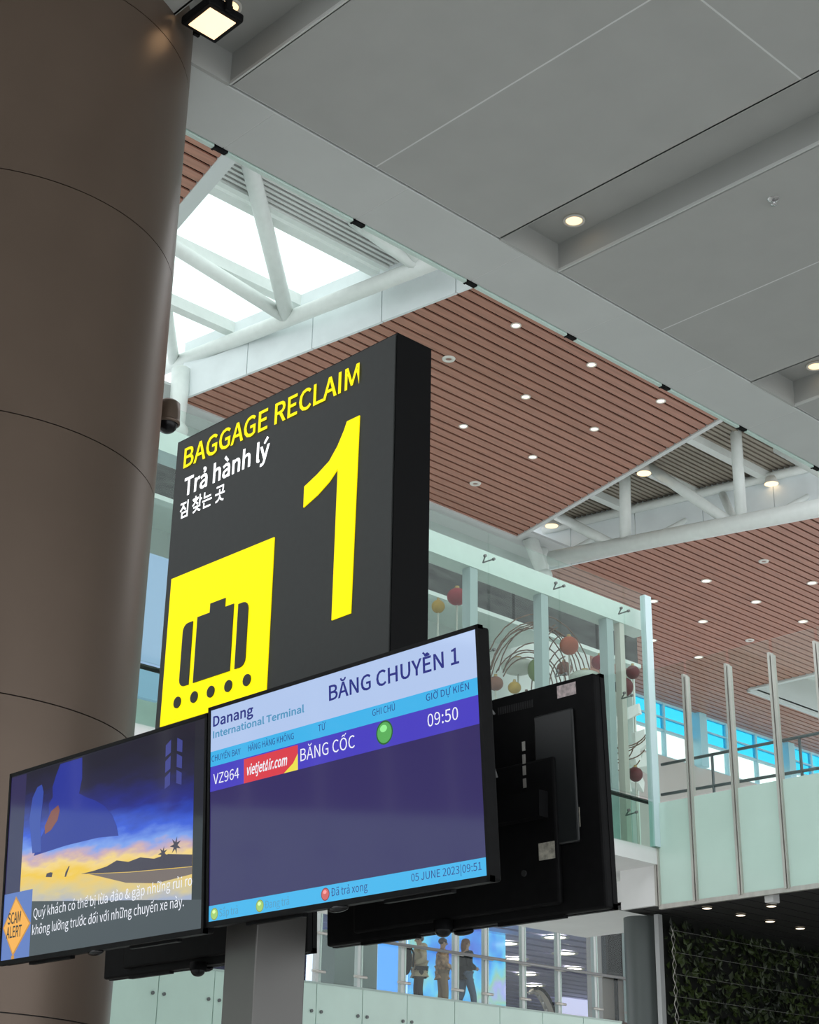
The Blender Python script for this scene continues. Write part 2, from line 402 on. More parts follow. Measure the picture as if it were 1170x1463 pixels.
# ---- far wall with strip windows under the wooden ceiling
XW = -25.7
wf = thing('wall_far', (XW, 38, 6), 'pinkish grey far wall below the strip windows', kind='structure')
PINK = mat('pinkish_grey_wall', (.55, .52, .50), .6, var=.04, scale=1)
wpart('wall_panel', MB().box(XW-.3, XW, 32.6, 50, 0, 12.52), PINK, wf)
wpart('wall_panel', MB().box(XW-.3, XW, 26, 32.6, 10.0, 15), PINK, wf)
wn = thing('window_3', (XW, 38, 12.5), 'strip of blue and clear windows below the far wooden ceiling', kind='structure')
BLF = mat('blue_lit_frame', (.45, .75, .85), .4)
y = 32.66; W_ = 1.42; i = 0
while y < 49:
    wpart('blue_pane', MB().box(XW-.12, XW-.09, y, y+W_, 13.28, 14.05), BLUEG, wn)
    wpart('pane', MB().box(XW-.12, XW-.09, y, y+W_, 12.52, 13.24), CLEAR, wn)
    wd = .16 if i % 3 == 2 else .035
    wpart('mullion', MB().box(XW-.16, XW-.04 if wd < .1 else XW+.2, y-wd, y+wd, 12.5, 14.1), BLF, wn); y += W_; i += 1
for z, t in ((12.52, .04), (13.26, .03), (13.62, .018), (14.04, .05)):
    wpart('transom', MB().box(XW-.15, XW-.05, 32.6, 50, z-t, z+t), BLF, wn)

# ---- the glazed bridge (mezzanine) on the left
s_ = 1.5
XG = -13.24; YP = 17.30
br = thing('bridge_deck', (XG, 10, 5.6), 'white slab edge of the glazed bridge above the people', 'bridge deck')
wpart('slab', MB().box(-18.2, XG-.02, 2, YP-.03, 5.72, 5.93), PWHITE, br)
wpart('slab', MB().box(-18.2, -13.4, YP-.03, 21.6, 5.72, 5.93), PWHITE, br)
wpart('corner_beam', MB().box(-13.92, XG-.03, YP-.02, YP+.04, 5.2, 5.72), PWHITE, br)
wpart('edge_beam', MB().box(-18.2, -17.8, 2, YP, 5.4, 5.72), PWHITE, br)
gw = thing('glass_wall', (XG, 12, 5.93), 'tall clear glass wall of the bridge showing lanterns behind it', 'glass wall')
YJ = [11.15*1.5-1.365*i for i in range(9)]
edges = [YP-.02]+YJ
ztop = 9.50
for hi, lo in zip(edges[:-1], edges[1:]):
    wpart('glass_panel', MB().box(XG-.012, XG+.012, lo+.008, hi-.008, 6.58, ztop), CLEAR, gw)
    wpart('frosted_panel', MB().box(XG-.012, XG+.012, lo+.008, hi-.008, 5.93, 6.54), GREENG, gw)
for yj in YJ:
    for z in (6.3, 7.9, 9.12):
        q = MB()
        for sy in (-1, 1):
            q.tube((XG-.10, yj, z), (XG+.02, yj+sy*.08, z+.04), .010, 6); q.tube((XG+.0, yj+sy*.08, z+.04), (XG+.03, yj+sy*.08, z+.04), .020, 8)
        wpart('spider_clamp', q, mat('dull_clamp_steel', (.16, .17, .16), .4, metal=.5), gw)
wpart('corner_post', MB().box(XG-.07, XG+.02, YP-.12, YP+.02, 5.95, ztop), mat('pale_blue_glass_post', (.62, .78, .80), .25), gw)
wpart('rail', MB().tube((XG-.1, 4, 6.56), (XG-.1, YP, 6.56), .03, 8), BLKM, gw)
bm_ = thing('steel_portal', (XG-.4, 12, 6), 'pale steel portal of beam and uprights behind the glass wall', 'steelwork')
PALE = mat('pale_green_steel', (.62, .72, .67), .45, var=.03)
wpart('top_beam', MB().box(XG-.55, XG-.25, 4, YP+.32, 9.09, 9.38), PALE, bm_)
for yj in YJ: wpart('mullion', MB().box(XG-.40, XG-.26, yj-.07, yj+.07, 5.93, 9.10), mat('grey_blue_steel', (.36, .44, .44), .45), bm_)
wpart('mullion', MB().box(XG-.36, XG-.26, YP-.36, YP-.26, 5.93, 9.10), mat('beige_steel', (.6, .58, .52), .5), bm_)
# back wall of the bridge: dark mesh panels above, pale below
MESHM = mat('dark_mesh_panel', (.035, .042, .038), .7, var=.7, scale=9, bump=.5, stretch=(1, .35, 1.5))
bw = thing('wall_bridge', (-17.9, 12, 6), 'dark grey mesh panels at the back of the bridge', kind='structure')
ZM = 9.42
y = 5.2
while y < 19.0:
    wpart('mesh_panel', MB().box(-15.3, -15.2, y+.03, min(y+1.87, 19.5), ZM, 10.32), MESHM, bw); y += 1.9
wpart('frame_rail', MB().box(-15.3, -15.14, 5.2, 19.5, ZM-.06, ZM), PALE, bw)
wpart('pale_wall', MB().box(-18.0, -17.92, 6, 21.6, 5.935, 11.6), mat('pale_mint_wall', (.70, .78, .74), .5, var=.12, scale=.8), bw)
wpart('end_wall', MB().box(-17.9, -15.3, 19.45, 19.53, 5.935, 9.36), MATS['pale_mint_wall'], bw)
bc = thing('ceiling_bridge', (-15.5, 12, 9.5), 'white metal roof edge over the bridge', kind='structure')
wpart('panel', MB().box(-18.0, -15.3, 5.2, 19.5, 10.32, 10.38), PALE, bc)
solo('blue_screen', MB().box(-14.6, -14.52, 5.8, 10.0, 6.65, 8.35), mat('sheer_blue_panel', (.30, .42, .60), .35, emit=(.28, .42, .66), es=.35), (-14.56, 7.9, 6.65), 'plain pale blue lit panel between the column and the black sign', 'screen')
solo('wall_upper', MB().box(-21.8, -21.6, 3, 25, 9.6, 14.4), mat('pale_grey_green_wall', (.55, .62, .59), .6, var=.05, scale=1), (-21.2, 14, 9.6), 'pale upper wall above the bridge', kind='structure')

# ---- frosted parapet with steel posts on the right
pp = thing('glass_parapet', (-12, YP, 5.2), 'frosted green glass parapet with tall steel posts on the right', 'parapet')
px_ = [on('Y', YP, x, 1200)[0] for x in (939, 992, 1056, 1122)]
d_ = px_[3]-px_[2]; px_ += [px_[3]+d_*i for i in range(1, 6)]
for a, b in zip(px_[:-1], px_[1:]):
    wpart('frosted_panel', MB().box(a+.03, b-.03, YP-.01, YP+.02, 5.2, 6.545), FROST2, pp)
    wpart('glass_panel', MB().box(a-.01+.03, b-.03, YP-.008, YP+.008, 6.56, 8.42), CLEAR, pp)
for a in px_:
    q = MB().box(a-.030, a+.004, YP-.06, YP+.04, 5.18, 8.23); q.box(a+.016, a+.034, YP-.05, YP+.04, 5.18, 8.2)
    wpart('post', q, ALU, pp)
wpart('base_rail', MB().box(px_[0], px_[-1], YP-.03, YP+.03, 5.14, 5.20), ALU, pp)
hr = thing('handrail', (-12, YP+.5, 6.5), 'slim dark handrail behind the frosted parapet posts', 'handrail')
wpart('upper_tube', MB().tube(on('Y', YP+.5, 945, 1092), on('Y', YP+.5, 1300, 1021), .022, 8), mat('dark_rail', (.12, .13, .14), .4), hr)
wpart('lower_tube', MB().tube(on('Y', YP+.5, 945, 1135), on('Y', YP+.5, 1300, 1075), .022, 8), MATS['dark_rail'], hr)
for x in (px_[1], px_[3], px_[5]): wpart('post', MB().tube((x, YP+.5, 5.3), (x, YP+.5, on('Y', YP+.5, 1040, 1073)[2]), .02, 8), MATS['dark_rail'], hr)
# deck behind the parapet and its dark underside
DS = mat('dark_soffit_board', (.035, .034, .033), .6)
dk = thing('ceiling_deck', (-9, 20, 5.2), 'dark boarded underside of the deck behind the parapet', kind='structure')
wpart('deck', MB().box(-14.2, 4, YP+.05, 30, 5.32, 5.6), PWHITE, dk)
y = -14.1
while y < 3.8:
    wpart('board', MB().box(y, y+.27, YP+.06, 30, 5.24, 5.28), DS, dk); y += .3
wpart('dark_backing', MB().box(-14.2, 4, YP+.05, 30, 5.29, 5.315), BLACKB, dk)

# ---- round bronze column
cc = Vector((-7.506, 3.777, 0)); CR = 1.032
cl = thing('column', cc, 'huge round bronze-brown metal column at the left edge', 'column')
zs = [0, .9, 2.31, 3.71, 5.12, 6.50, 7.86, 9.24]
for a, b in zip(zs[:-1], zs[1:]):
    g = .003
    part('cladding_ring', MB().lathe([(CR, a+g), (CR, b-g)], n=96).lathe([(CR-.018, a+g), (CR, a+g)], n=96).lathe([(CR, b-g), (CR-.018, b-g)], n=96), BRONZE, cl)
part('core', MB().lathe([(CR-.018, 0), (CR-.018, 9.3)], n=96), mat('dark_bronze_core', (.06, .05, .045), .5), cl)

# ================================================================== THE SIGN
ys = 3.35
SX0, SX1, SZ0, SZ1 = -4.885, -3.608, 2.80, 4.372
SG = mat('sign_charcoal', (.031, .034, .033), .5, spec=.25, var=.05, scale=40)
YEL = mat('lit_yellow', (.25, .2, 0), .5, spec=.1, emit=(1.0, .86, 0.0), es=1.0)
LWH = mat('lit_white', (.8, .8, .8), .4, emit=(.95, .97, 1), es=1.0)
sg = thing('baggage_sign', (-4.245, ys, SZ0), 'charcoal illuminated baggage reclaim sign with big yellow number one', 'sign')
L = lambda x, z: (x+4.245, z-SZ0)
def sp(zx, zy):           # point of the sign face, local
    p = on('Y', ys, 200+zx/2.359, 440+zy/2.359); return L(p.x, p.z)
x0, z0 = L(SX0, SZ0); x1, z1 = L(SX1, SZ1)
part('cabinet', MB().box(x0, x1, .006, .172, z0, z1), BLKM, sg)
fp = part('face_panel', MB().box(x0+.008, x1-.004, 0, .006, z0+.004, z1-.008), SG, sg)
yb = -.0045
# lettering
a = sp(149, 538); b = sp(741, 258)
text('lettering', 'BAGGAGE RECLAIM', a[0], (a[1]+b[1])/2, b[0]-a[0], -.0045, YEL, sg, cap=.083, bold=.006, split=True)
a = sp(150, 632); b = sp(437, 525)
text('lettering', 'Trả hành lý', a[0], a[1]-.004, b[0]-a[0]-.0, -.0045, LWH, sg, cap=.074, bold=.008, split=True)
a = sp(135, 718); b = sp(286, 660)
text('lettering', '짐 찾는 곳', a[0], a[1]+.012, b[0]-a[0], -.0045, LWH, sg, cap=.056, bold=.006, split=True)
one = [(742, 362), (712, 1028), (648, 1052), (669, 541), (640, 585), (600, 630), (553, 672), (556, 602), (600, 560), (640, 516), (668, 465), (690, 412), (700, 382)]
part('numeral_one', MB().prism([sp(*p) for p in one], -.004, 0), YEL, sg)
q = [sp(*p) for p in ((112, 912), (460, 770), (422, 1290), (65, 1425))]
sx0 = (q[0][0]+q[3][0])/2; sx1 = (q[1][0]+q[2][0])/2; sz1 = (q[0][1]+q[1][1])/2; sz0 = (q[2][1]+q[3][1])/2
pic = part('pictogram', MB().box(sx0, sx1, -.004, 0, sz0, sz1), YEL, sg)
def rrect(xa, xb, za, zb, r, corners='0123'):
    out = []
    for i, (cx, cz, s0) in enumerate(((xa, za, PI), (xb, za, 1.5*PI), (xb, zb, 0), (xa, zb, PI/2))):
        if str(i) in corners:
            ox = cx+(r if cx == xa else -r); oz = cz+(r if cz == za else -r)
            out += [(ox+r*math.cos(s0+PI/2*j/4), oz+r*math.sin(s0+PI/2*j/4)) for j in range(5)]
        else: out.append((cx, cz))
    return out
W = sx1-sx0; H = sz1-sz0
fx = lambda u: sx0+u*W
fz = lambda v: sz0+v*H
yb = -.0075
body = [(.31, .22), (.66, .22), (.66, .655), (.575, .655), (.575, .715), (.43, .715), (.43, .655), (.31, .655)]
part('suitcase_body', MB().prism([(fx(u), fz(v)) for u, v in body], yb, -.004), SG, pic)
part('suitcase_side', MB().prism(rrect(fx(.17), fx(.265), fz(.22), fz(.64), .03, '03'), yb, -.004), SG, pic)
part('suitcase_side', MB().prism(rrect(fx(.705), fx(.80), fz(.22), fz(.64), .03, '12'), yb, -.004), SG, pic)
for u in (.165, .33, .49, .655, .825):
    part('roller', MB().prism([(fx(u)+.022*math.cos(2*PI*i/16), fz(.125)+.022*math.sin(2*PI*i/16)) for i in range(16)], yb, -.004), SG, pic)
# post below the sign
po = thing('sign_post', (-4.29, 3.455, 0), 'grey square steel post carrying the sign and monitors', 'post')
PST = mat('grey_brown_post', (.15, .145, .138), .38, metal=.5, var=.04, scale=3)
part('shaft', MB().box(-.082, .082, -.105, .105, .02, SZ0-.001), PST, po, bevel=.004)
part('base_plate', MB().box(-.2, .2, -.2, .2, 0, .02), PST, po)

# ================================================================== MONITORS
def monitor(name, center, tilt, rz, label):
    t = thing(name, center, label, 'monitor', 'monitors on the sign post'); t.rotation_euler = (rad(tilt) if True else 0, 0, rz)
    hw, hh = .622, .357
    fr = MB()
    for b in ((-hw, hw, hh-.012, hh), (-hw, hw, -hh, -hh+.017), (-hw, -hw+.012, -hh, hh), (hw-.012, hw, -hh, hh)):
        fr.box(b[0], b[1], -.032, -.012, b[2], b[3])
    part('bezel', fr, BLK, t)
    bk = part('back_cover', MB().box(-hw+.002, hw-.002, -.026, .018, -hh+.002, hh-.002), BLK, t, bevel=.008)
    part('electronics_hump', MB().box(-.46, .46, .018, .040, -hh+.03, .12), BLK, t, bevel=.008)
    part('mount_plate', MB().box(-.18, .18, .04, .055, -.12, .08), BLKM, t)
    part('sensor', MB().sphere((0, -.02, -hh-.004), .045, .014, .012, 14, 6), BLKG, t)
    part('speaker_bar', MB().box(-.45, -.18, -.006, .014, -hh-.008, -hh+.004), BLK, t)
    part('speaker_bar', MB().box(.18, .45, -.006, .014, -hh-.008, -hh+.004), BLK, t)
    return t
TVR = monitor('monitor', (-3.606, 3.165, 2.737), 3.8, 0, 'black flat monitor listing the baggage belt flight, front right of the post')
TVL = monitor('monitor', (-4.858, 3.165, 2.72), 3.4, 0, 'black flat monitor with a scam warning and a painted sunset reflection, front left')
# ---- right hand screen
sc = part('screen', MB().box(-.611, .611, -.0285, -.026, -.341, .346), screen_mat('scr_dark', (.032, .024, .115)), TVR)
def rect(x0, x1, z0, z1, y): return MB().add([(x0, y, z0), (x1, y, z0), (x1, y, z1), (x0, y, z1)], [(0, 1, 2, 3)])
def flat(name, mb, m, par):
    me = bpy.data.meshes.new(name); me.from_pydata(mb.v, [], mb.f); me.materials.append(m); return link(name, me, par)
y1_, y2_, y3_ = -.0288, -.0291, -.0294
HB = screen_mat('scr_header', (.44, .57, .84)); CY = screen_mat('scr_cyan', (.05, .45, .82)); PU = screen_mat('scr_indigo', (.065, .05, .52))
NAVY = screen_mat('scr_navy', (.02, .03, .22)); WT = screen_mat('scr_white', (.85, .87, .95)); TEAL = screen_mat('scr_teal', (.08, .30, .52))
flat('header_band', rect(-.611, .611, .206, .346, y1_), HB, sc)
flat('column_band', rect(-.611, .611, .156, .206, y1_), CY, sc)
flat('flight_row', rect(-.611, .611, .074, .156, y1_), PU, sc)
flat('footer_band', rect(-.611, .611, -.341, -.291, y1_), CY, sc)
def tt(s, x0, x1, z, cap, m, bold=0., split=False): text('lettering', s, x0, z, x1-x0, y2_, m, sc, cap=cap, bold=bold, split=split)
tt('BĂNG CHUYỀN 1', -.018, .540, .262, .046, NAVY, .006, True)
tt('Danang', -.598, -.387, .289, .033, NAVY, .009)
tt('International Terminal', -.598, -.135, .250, .022, TEAL, .010)
tt('CHUYẾN BAY', -.604, -.452, .172, .020, NAVY)
tt('HÃNG HÀNG KHÔNG', -.413, -.186, .174, .020, NAVY)
tt('TỪ', -.070, -.036, .176, .020, NAVY)
tt('GHI CHÚ', .175, .272, .177, .020, NAVY)
tt('GIỜ DỰ KIẾN', .402, .574, .178, .020, NAVY)
tt('VZ964', -.594, -.459, .096, .034, WT)
tt('BĂNG CỐC', -.155, .095, .098, .038, WT)
tt('09:50', .405, .527, .102, .036, WT)
tt('05 JUNE 2023|09:51', .318, .590, -.322, .021, NAVY)
tt('Đã trả xong', -.021, .137, -.325, .023, NAVY)
tt('Đang trả', -.328, -.213, -.328, .023, TEAL)
tt('Sắp trả', -.556, -.461, -.329, .023, TEAL)
flat('airline_logo', rect(-.434, -.167, .074, .152, y2_), screen_mat('scr_red', (.70, .05, .07)), sc)
flat('logo_swoosh', MB().add([(-.235, y3_, .074), (-.167, y3_, .074), (-.167, y3_, .125), (-.19, y3_, .098)], [(0, 1, 2, 3)]), screen_mat('scr_yellow', (.85, .75, .08)), sc)
text('lettering', 'vietjetAir.com', -.418, .098, .20, y3_, WT, sc, cap=.032, bold=.008, shear=.25)
def dot(x, z, r, c, rim):
    flat('status_rim', MB().disc((x, z), r, 22, y2_), screen_mat('scr_rim_'+rim, {'g': (.02, .12, .03), 'r': (.2, .02, .03), 'y': (.25, .3, .05)}[rim]), sc)
    flat('status_dot', MB().disc((x, z), r*.86, 22, y2_-.0001), screen_mat('scr_dot_'+rim, c), sc)
    flat('status_shine', MB().disc((x-r*.1, z+r*.35), r*.42, 18, y2_-.0002, r*.3), screen_mat('scr_shine_'+rim, tuple(min(1, k*1.8+.12) for k in c)), sc)
dot(.225, .119, .036, (.10, .42, .10), 'g')
dot(-.047, -.316, .019, (.62, .12, .12), 'r'); dot(-.353, -.317, .019, (.35, .60, .15), 'y'); dot(-.581, -.318, .019, (.62, .66, .16), 'y')
# ---- left hand screen: a mirrored sunset painted as glow, a figure, the warning
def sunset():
    m = bpy.data.materials.new('scr_sunset_reflection'); m.use_nodes = True; nt = m.node_tree; b = nt.nodes['Principled BSDF']
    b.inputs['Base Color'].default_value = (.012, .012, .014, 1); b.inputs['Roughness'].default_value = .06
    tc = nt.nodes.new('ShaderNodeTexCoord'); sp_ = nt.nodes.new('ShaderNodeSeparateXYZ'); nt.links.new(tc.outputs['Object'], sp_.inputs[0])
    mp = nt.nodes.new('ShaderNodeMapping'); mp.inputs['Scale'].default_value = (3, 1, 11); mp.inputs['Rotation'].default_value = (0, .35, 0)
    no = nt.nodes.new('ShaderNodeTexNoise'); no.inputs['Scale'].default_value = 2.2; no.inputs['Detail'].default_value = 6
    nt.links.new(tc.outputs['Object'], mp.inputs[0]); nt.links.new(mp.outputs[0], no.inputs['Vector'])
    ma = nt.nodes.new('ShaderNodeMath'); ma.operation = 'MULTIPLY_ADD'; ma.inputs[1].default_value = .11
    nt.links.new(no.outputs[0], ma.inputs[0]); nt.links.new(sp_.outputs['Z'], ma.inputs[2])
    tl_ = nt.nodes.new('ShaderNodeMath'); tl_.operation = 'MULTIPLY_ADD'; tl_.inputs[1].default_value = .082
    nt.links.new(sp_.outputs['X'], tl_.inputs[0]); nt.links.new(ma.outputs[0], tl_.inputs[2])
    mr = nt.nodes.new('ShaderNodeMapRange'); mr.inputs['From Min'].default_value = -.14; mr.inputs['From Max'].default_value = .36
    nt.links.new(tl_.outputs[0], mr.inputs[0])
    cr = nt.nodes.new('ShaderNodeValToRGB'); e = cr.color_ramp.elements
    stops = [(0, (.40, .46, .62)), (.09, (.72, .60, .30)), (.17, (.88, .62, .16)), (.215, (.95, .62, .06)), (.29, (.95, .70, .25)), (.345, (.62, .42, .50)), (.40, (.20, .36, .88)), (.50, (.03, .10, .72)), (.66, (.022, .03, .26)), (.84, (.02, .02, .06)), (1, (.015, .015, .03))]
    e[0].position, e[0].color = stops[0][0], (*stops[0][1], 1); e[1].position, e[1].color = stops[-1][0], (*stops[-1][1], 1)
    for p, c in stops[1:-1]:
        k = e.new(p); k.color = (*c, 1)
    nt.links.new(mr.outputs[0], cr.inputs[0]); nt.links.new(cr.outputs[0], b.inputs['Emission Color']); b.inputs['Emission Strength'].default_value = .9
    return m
sl = part('screen', MB().box(-.611, .611, -.0285, -.026, -.341, .346), screen_mat('scr_black', (.018, .020, .030)), TVL)
flat('sunset_reflection', MB().add([(-.503, y1_, -.135), (.553, y1_, -.245), (.553, y1_, .340), (-.503, y1_, .340)], [(0, 1, 2, 3)]), sunset(), sl)  # reflection of a display across the hall, painted on as glow
flat('side_strip', rect(-.611, -.503, -.10, .340, y1_), screen_mat('scr_dusk', (.03, .025, .09)), sl)
flat('side_panel', rect(-.611, -.415, -.341, -.10, y1_-.0001), screen_mat('scr_blue', (.10, .18, .50)), sl)
flat('caption_band', MB().add([(-.415, y1_, -.341), (.611, y1_, -.341), (.611, y1_, -.25), (-.415, y1_, -.144)], [(0, 1, 2, 3)]), screen_mat('scr_slate', (.05, .06, .075)), sl)
TI = lambda pts: [(x, z-.082*(x+.394)) for x, z in pts]
hill = TI([(-.10, -.060), (-.02, -.052), (.06, -.040), (.12, -.022), (.19, -.030), (.26, -.018), (.34, -.026), (.42, -.014), (.553, -.022), (.553, -.060), (.2, -.064)])  # pieces of the painted reflection, tilted with its horizon
flat('dark_hills', MB().add([(x, y2_, z) for x, z in hill], [tuple(range(len(hill)))]), screen_mat('scr_hill', (.05, .04, .07)), sl)
refl = TI([(-.05, -.062), (.2, -.066), (.553, -.062), (.553, -.085), (.36, -.108), (.18, -.10), (.05, -.078)])
flat('hill_reflection', MB().add([(x, y2_, z) for x, z in refl], [tuple(range(len(refl)))]), screen_mat('scr_hillr', (.17, .13, .12)), sl)
boat = TI([(-.33, -.062), (-.29, -.064), (-.285, -.048), (-.30, -.046), (-.325, -.05)])
flat('boat', MB().add([(x, y2_, z) for x, z in boat], [tuple(range(5))]), MATS['scr_hill'], sl)
flat('fisher', MB().add([(x, y2_, z) for x, z in TI([(-.205, -.066), (-.195, -.066), (-.175, -.03), (-.18, -.028), (-.2, -.05)])], [tuple(range(5))]), MATS['scr_hill'], sl)
fig = [(-.42, .02), (-.40, .06), (-.36, .10), (-.33, .15), (-.335, .20), (-.31, .22), (-.315, .26), (-.295, .30), (-.27, .337), (-.125, .337), (-.12, .26), (-.135, .207), (-.09, .187), (-.03, .166), (.03, .138), (.08, .10), (.112, .055), (.125, .02), (.0, .03), (-.2, .03)]
flat('blue_figure', MB().add([(x, y2_, z) for x, z in fig], [tuple(range(len(fig)))]), screen_mat('scr_fig', (.018, .032, .30)), sl)
fa = [(-.43, .03), (-.465, .16), (-.45, .24), (-.42, .275), (-.39, .28), (-.375, .25), (-.385, .14), (-.37, .03)]
flat('blue_forearm', MB().add([(x, y3_, z) for x, z in fa], [tuple(range(len(fa)))]), screen_mat('scr_arm', (.035, .07, .38)), sl)
flat('orange_hand', MB().add([(x, y3_, z) for x, z in ((-.35, .09), (-.355, .12), (-.315, .17), (-.27, .185), (-.258, .165), (-.27, .13), (-.31, .10))], [tuple(range(7))]), screen_mat('scr_hand', (.22, .07, .06)), sl)
for k, (cx, cz, sw, sh) in enumerate(((.39, -.075, .028, .024), (.46, -.058, .032, .03))):
    flat('palm_crown', MB().add([(cx+sw*math.cos(2*PI*i/14)*(1 if i % 2 else .35), y3_, cz+sh*math.sin(2*PI*i/14)*(1 if i % 2 else .4)) for i in range(14)], [tuple(range(14))]), MATS['scr_hill'], sl)
for x, z in ((.39, .29), (.455, .29)):
    for j in range(3):
        zz = z-.055*j
        flat('blue_emblem', MB().add([(x, y3_, zz), (x+.03, y3_, zz-.03), (x+.03, y3_, zz+.015), (x, y3_, zz+.04-.08)], [(0, 1, 2), (0, 3, 1)]) if x < .4 else MB().add([(x+.03, y3_, zz), (x, y3_, zz-.03), (x, y3_, zz+.015), (x+.03, y3_, zz-.04)], [(0, 2, 1), (0, 1, 3)]), screen_mat('scr_emb', (.05, .06, .26)), sl)
ORG = screen_mat('scr_orange', (.90, .42, .06)); BK = screen_mat('scr_ink', (.01, .01, .01))
dz = -.222
flat('diamond_edge', MB().add([(-.527, y2_, dz+.108), (-.638+.03, y2_, dz), (-.527, y2_, dz-.108), (-.416, y2_, dz)], [(0, 1, 2, 3)]), screen_mat('scr_amber', (.55, .25, .03)), sl)
flat('warning_diamond', MB().add([(-.527, y3_, dz+.098), (-.600, y3_, dz), (-.527, y3_, dz-.098), (-.426, y3_, dz)], [(0, 1, 2, 3)]), ORG, sl)
flat('sign_pole', rect(-.537, -.517, -.341, dz-.105, y2_), MATS['scr_amber'], sl)
text('lettering', 'SCAM', -.575, -.212, .09, y3_-.0003, BK, sl, cap=.040, bold=.006)
text('lettering', 'ALERT', -.580, -.262, .105, y3_-.0003, BK, sl, cap=.040, bold=.006)
text('lettering', 'Quý khách có thể bị lừa đảo & gặp những rủi ro', -.400, -.206, .955, y3_, WT, sl, cap=.033, rise=.008)
text('lettering', 'không lường trước đối với những chuyến xe này.', -.402, -.266, .915, y3_, WT, sl, cap=.033, rise=.006)

# ---- the two monitors that face away
TBR = monitor('monitor', (-3.672, 3.725, 2.742), -3.0, 0, 'black monitor seen from behind with paper stickers, back right of the post')
TBL = monitor('monitor', (-5.02, 3.725, 2.735), -3.0, 0, 'black monitor mostly hidden behind the scam warning monitor, back left')
for t in (TBR, TBL):
    t.rotation_euler = (rad(-2.5), 0, PI)
    flat('screen', MB().add([(-.611, -.0285, -.341), (.611, -.0285, -.341), (.611, -.0285, .346), (-.611, -.0285, .346)], [(0, 1, 2, 3)]), screen_mat('scr_away', (.2, .3, .5)), t)
# details on the back cover (local +y is its back; local x runs to the left in the picture)
lx = lambda x: -(x+3.672)
def bp(px, py):
    p = on('Y', 3.745, px, py); return -(p.x+3.672), p.z-2.742
PAPER = mat('paper_sticker', (.62, .52, .52), .6, var=.35, scale=70); PAPER2 = mat('grey_sticker', (.42, .40, .34), .6, var=.4, scale=60)
def stick(name, pa, pb, m, par, y=.0192):
    a = bp(*pa); b = bp(*pb); return part(name, MB().box(a[0], b[0], y-.002, y, a[1], b[1]), m, par)
stick('sticker', (812, 1002), (838, 978), PAPER, TBR); stick('sticker', (787, 1232), (809, 1204), PAPER2, TBR, .0425); stick('sticker', (832, 1184), (839, 1155), PAPER2, TBR)
for i in range(16):
    a = bp(728+3.2*i, 1020-.75*i); part('vent_slot', MB().box(a[0]-.003, a[0]+.003, .017, .0195, a[1]-.012, a[1]+.012), DARK, TBR)
a = bp(783, 1205); b = bp(835, 1015); part('recess_panel', MB().box(a[0], b[0], .018, .030, a[1]-.02, b[1]), mat('charcoal_plastic', (.018, .02, .021), .35), TBR, bevel=.006)
for py in (1070, 1088, 1104, 1122, 1142, 1168):
    a = bp(769, py); part('port', MB().box(a[0]-.006, a[0]+.006, .04, .0425, a[1]-.016, a[1]+.013), ALU, TBR)
for a_, b_, c_ in (((706, 1090), (728, 1093), (731, 1115)), ((706, 1022), (722, 1012), (730, 1026))):
    A, B, C_ = bp(*a_), bp(*b_), bp(*c_); part('cable', MB().path([(A[0], .06, A[1]), (B[0], .055, B[1]), (C_[0], .045, C_[1])], .004, 6), mat('grey_cable', (.25, .25, .25), .5), TBR)
a = bp(765, 1250); part('screw', MB().tube((a[0], .018, a[1]), (a[0], .045, a[1]), .01, 8), DARK, TBR)
# brackets and rails
mr_ = thing('monitor_bracket', (-4.29, 3.455, 2.6), 'black steel bracket rails holding the monitors to the post', 'bracket')
wpart('rail', MB().box(-5.3, -3.2, 3.26, 3.30, 2.66, 2.74), BLKM, mr_); wpart('rail', MB().box(-5.3, -3.2, 3.60, 3.64, 2.66, 2.74), BLKM, mr_)
wpart('collar', MB().box(-4.39, -4.19, 3.30, 3.349, 2.64, 2.76), BLKM, mr_); wpart('collar', MB().box(-4.39, -4.19, 3.561, 3.60, 2.64, 2.76), BLKM, mr_)
for x in (-4.858, -3.606): wpart('arm', MB().box(x-.12, x+.12, 3.236, 3.26, 2.60, 2.78), BLKM, mr_)
for x in (-5.02, -3.672): wpart('arm', MB().box(x-.12, x+.12, 3.64, 3.668, 2.60, 2.78), BLKM, mr_)
def dome(label, c, r=.05):
    t = thing('dome_camera', c, label, 'camera')
    part('housing', MB().lathe([(.0, .03), (r, .03), (r, 0)], n=20), BLK, t); part('dome', MB().sphere((0, 0, 0), r*.85, r*.85, r*.7, 18, 6, cut0=0, cut1=PI/2), BLKG, t)
    return t
p = on('Y', 3.70, 633, 1325); dome('small black dome camera under the monitor above the people', (p.x, 3.70, p.z-.008), .032)
p = on('Y', 3.70, 283, 1383); dome('small black dome camera under the left monitor by the post', (p.x, 3.70, p.z-.008), .032)

# ---- bronze dome camera on the column
p = on('X', -7.6, 240, 590)
t = thing('security_camera', p, 'bronze housed dome camera fixed to the round column', 'camera')
part('housing', MB().lathe([(0, .085), (.05, .083), (.072, .065), (.076, .0), (.076, -.055)], n=24), BRONZE, t)
part('collar', MB().lathe([(.076, -.055), (.08, -.058), (.08, -.075), (.07, -.078)], n=24), BRONZE, t)
part('dome', MB().sphere((0, 0, -.075), .066, .066, .062, 20, 7, cut0=0, cut1=PI/2), BLKG, t)
dcol = (Vector((cc.x, cc.y, p.z))-p); part('arm', MB().tube((0, 0, .05), dcol.normalized()*(dcol.length-CR+.02)+Vector((0, 0, .05)), .025, 10), BRONZE, t)

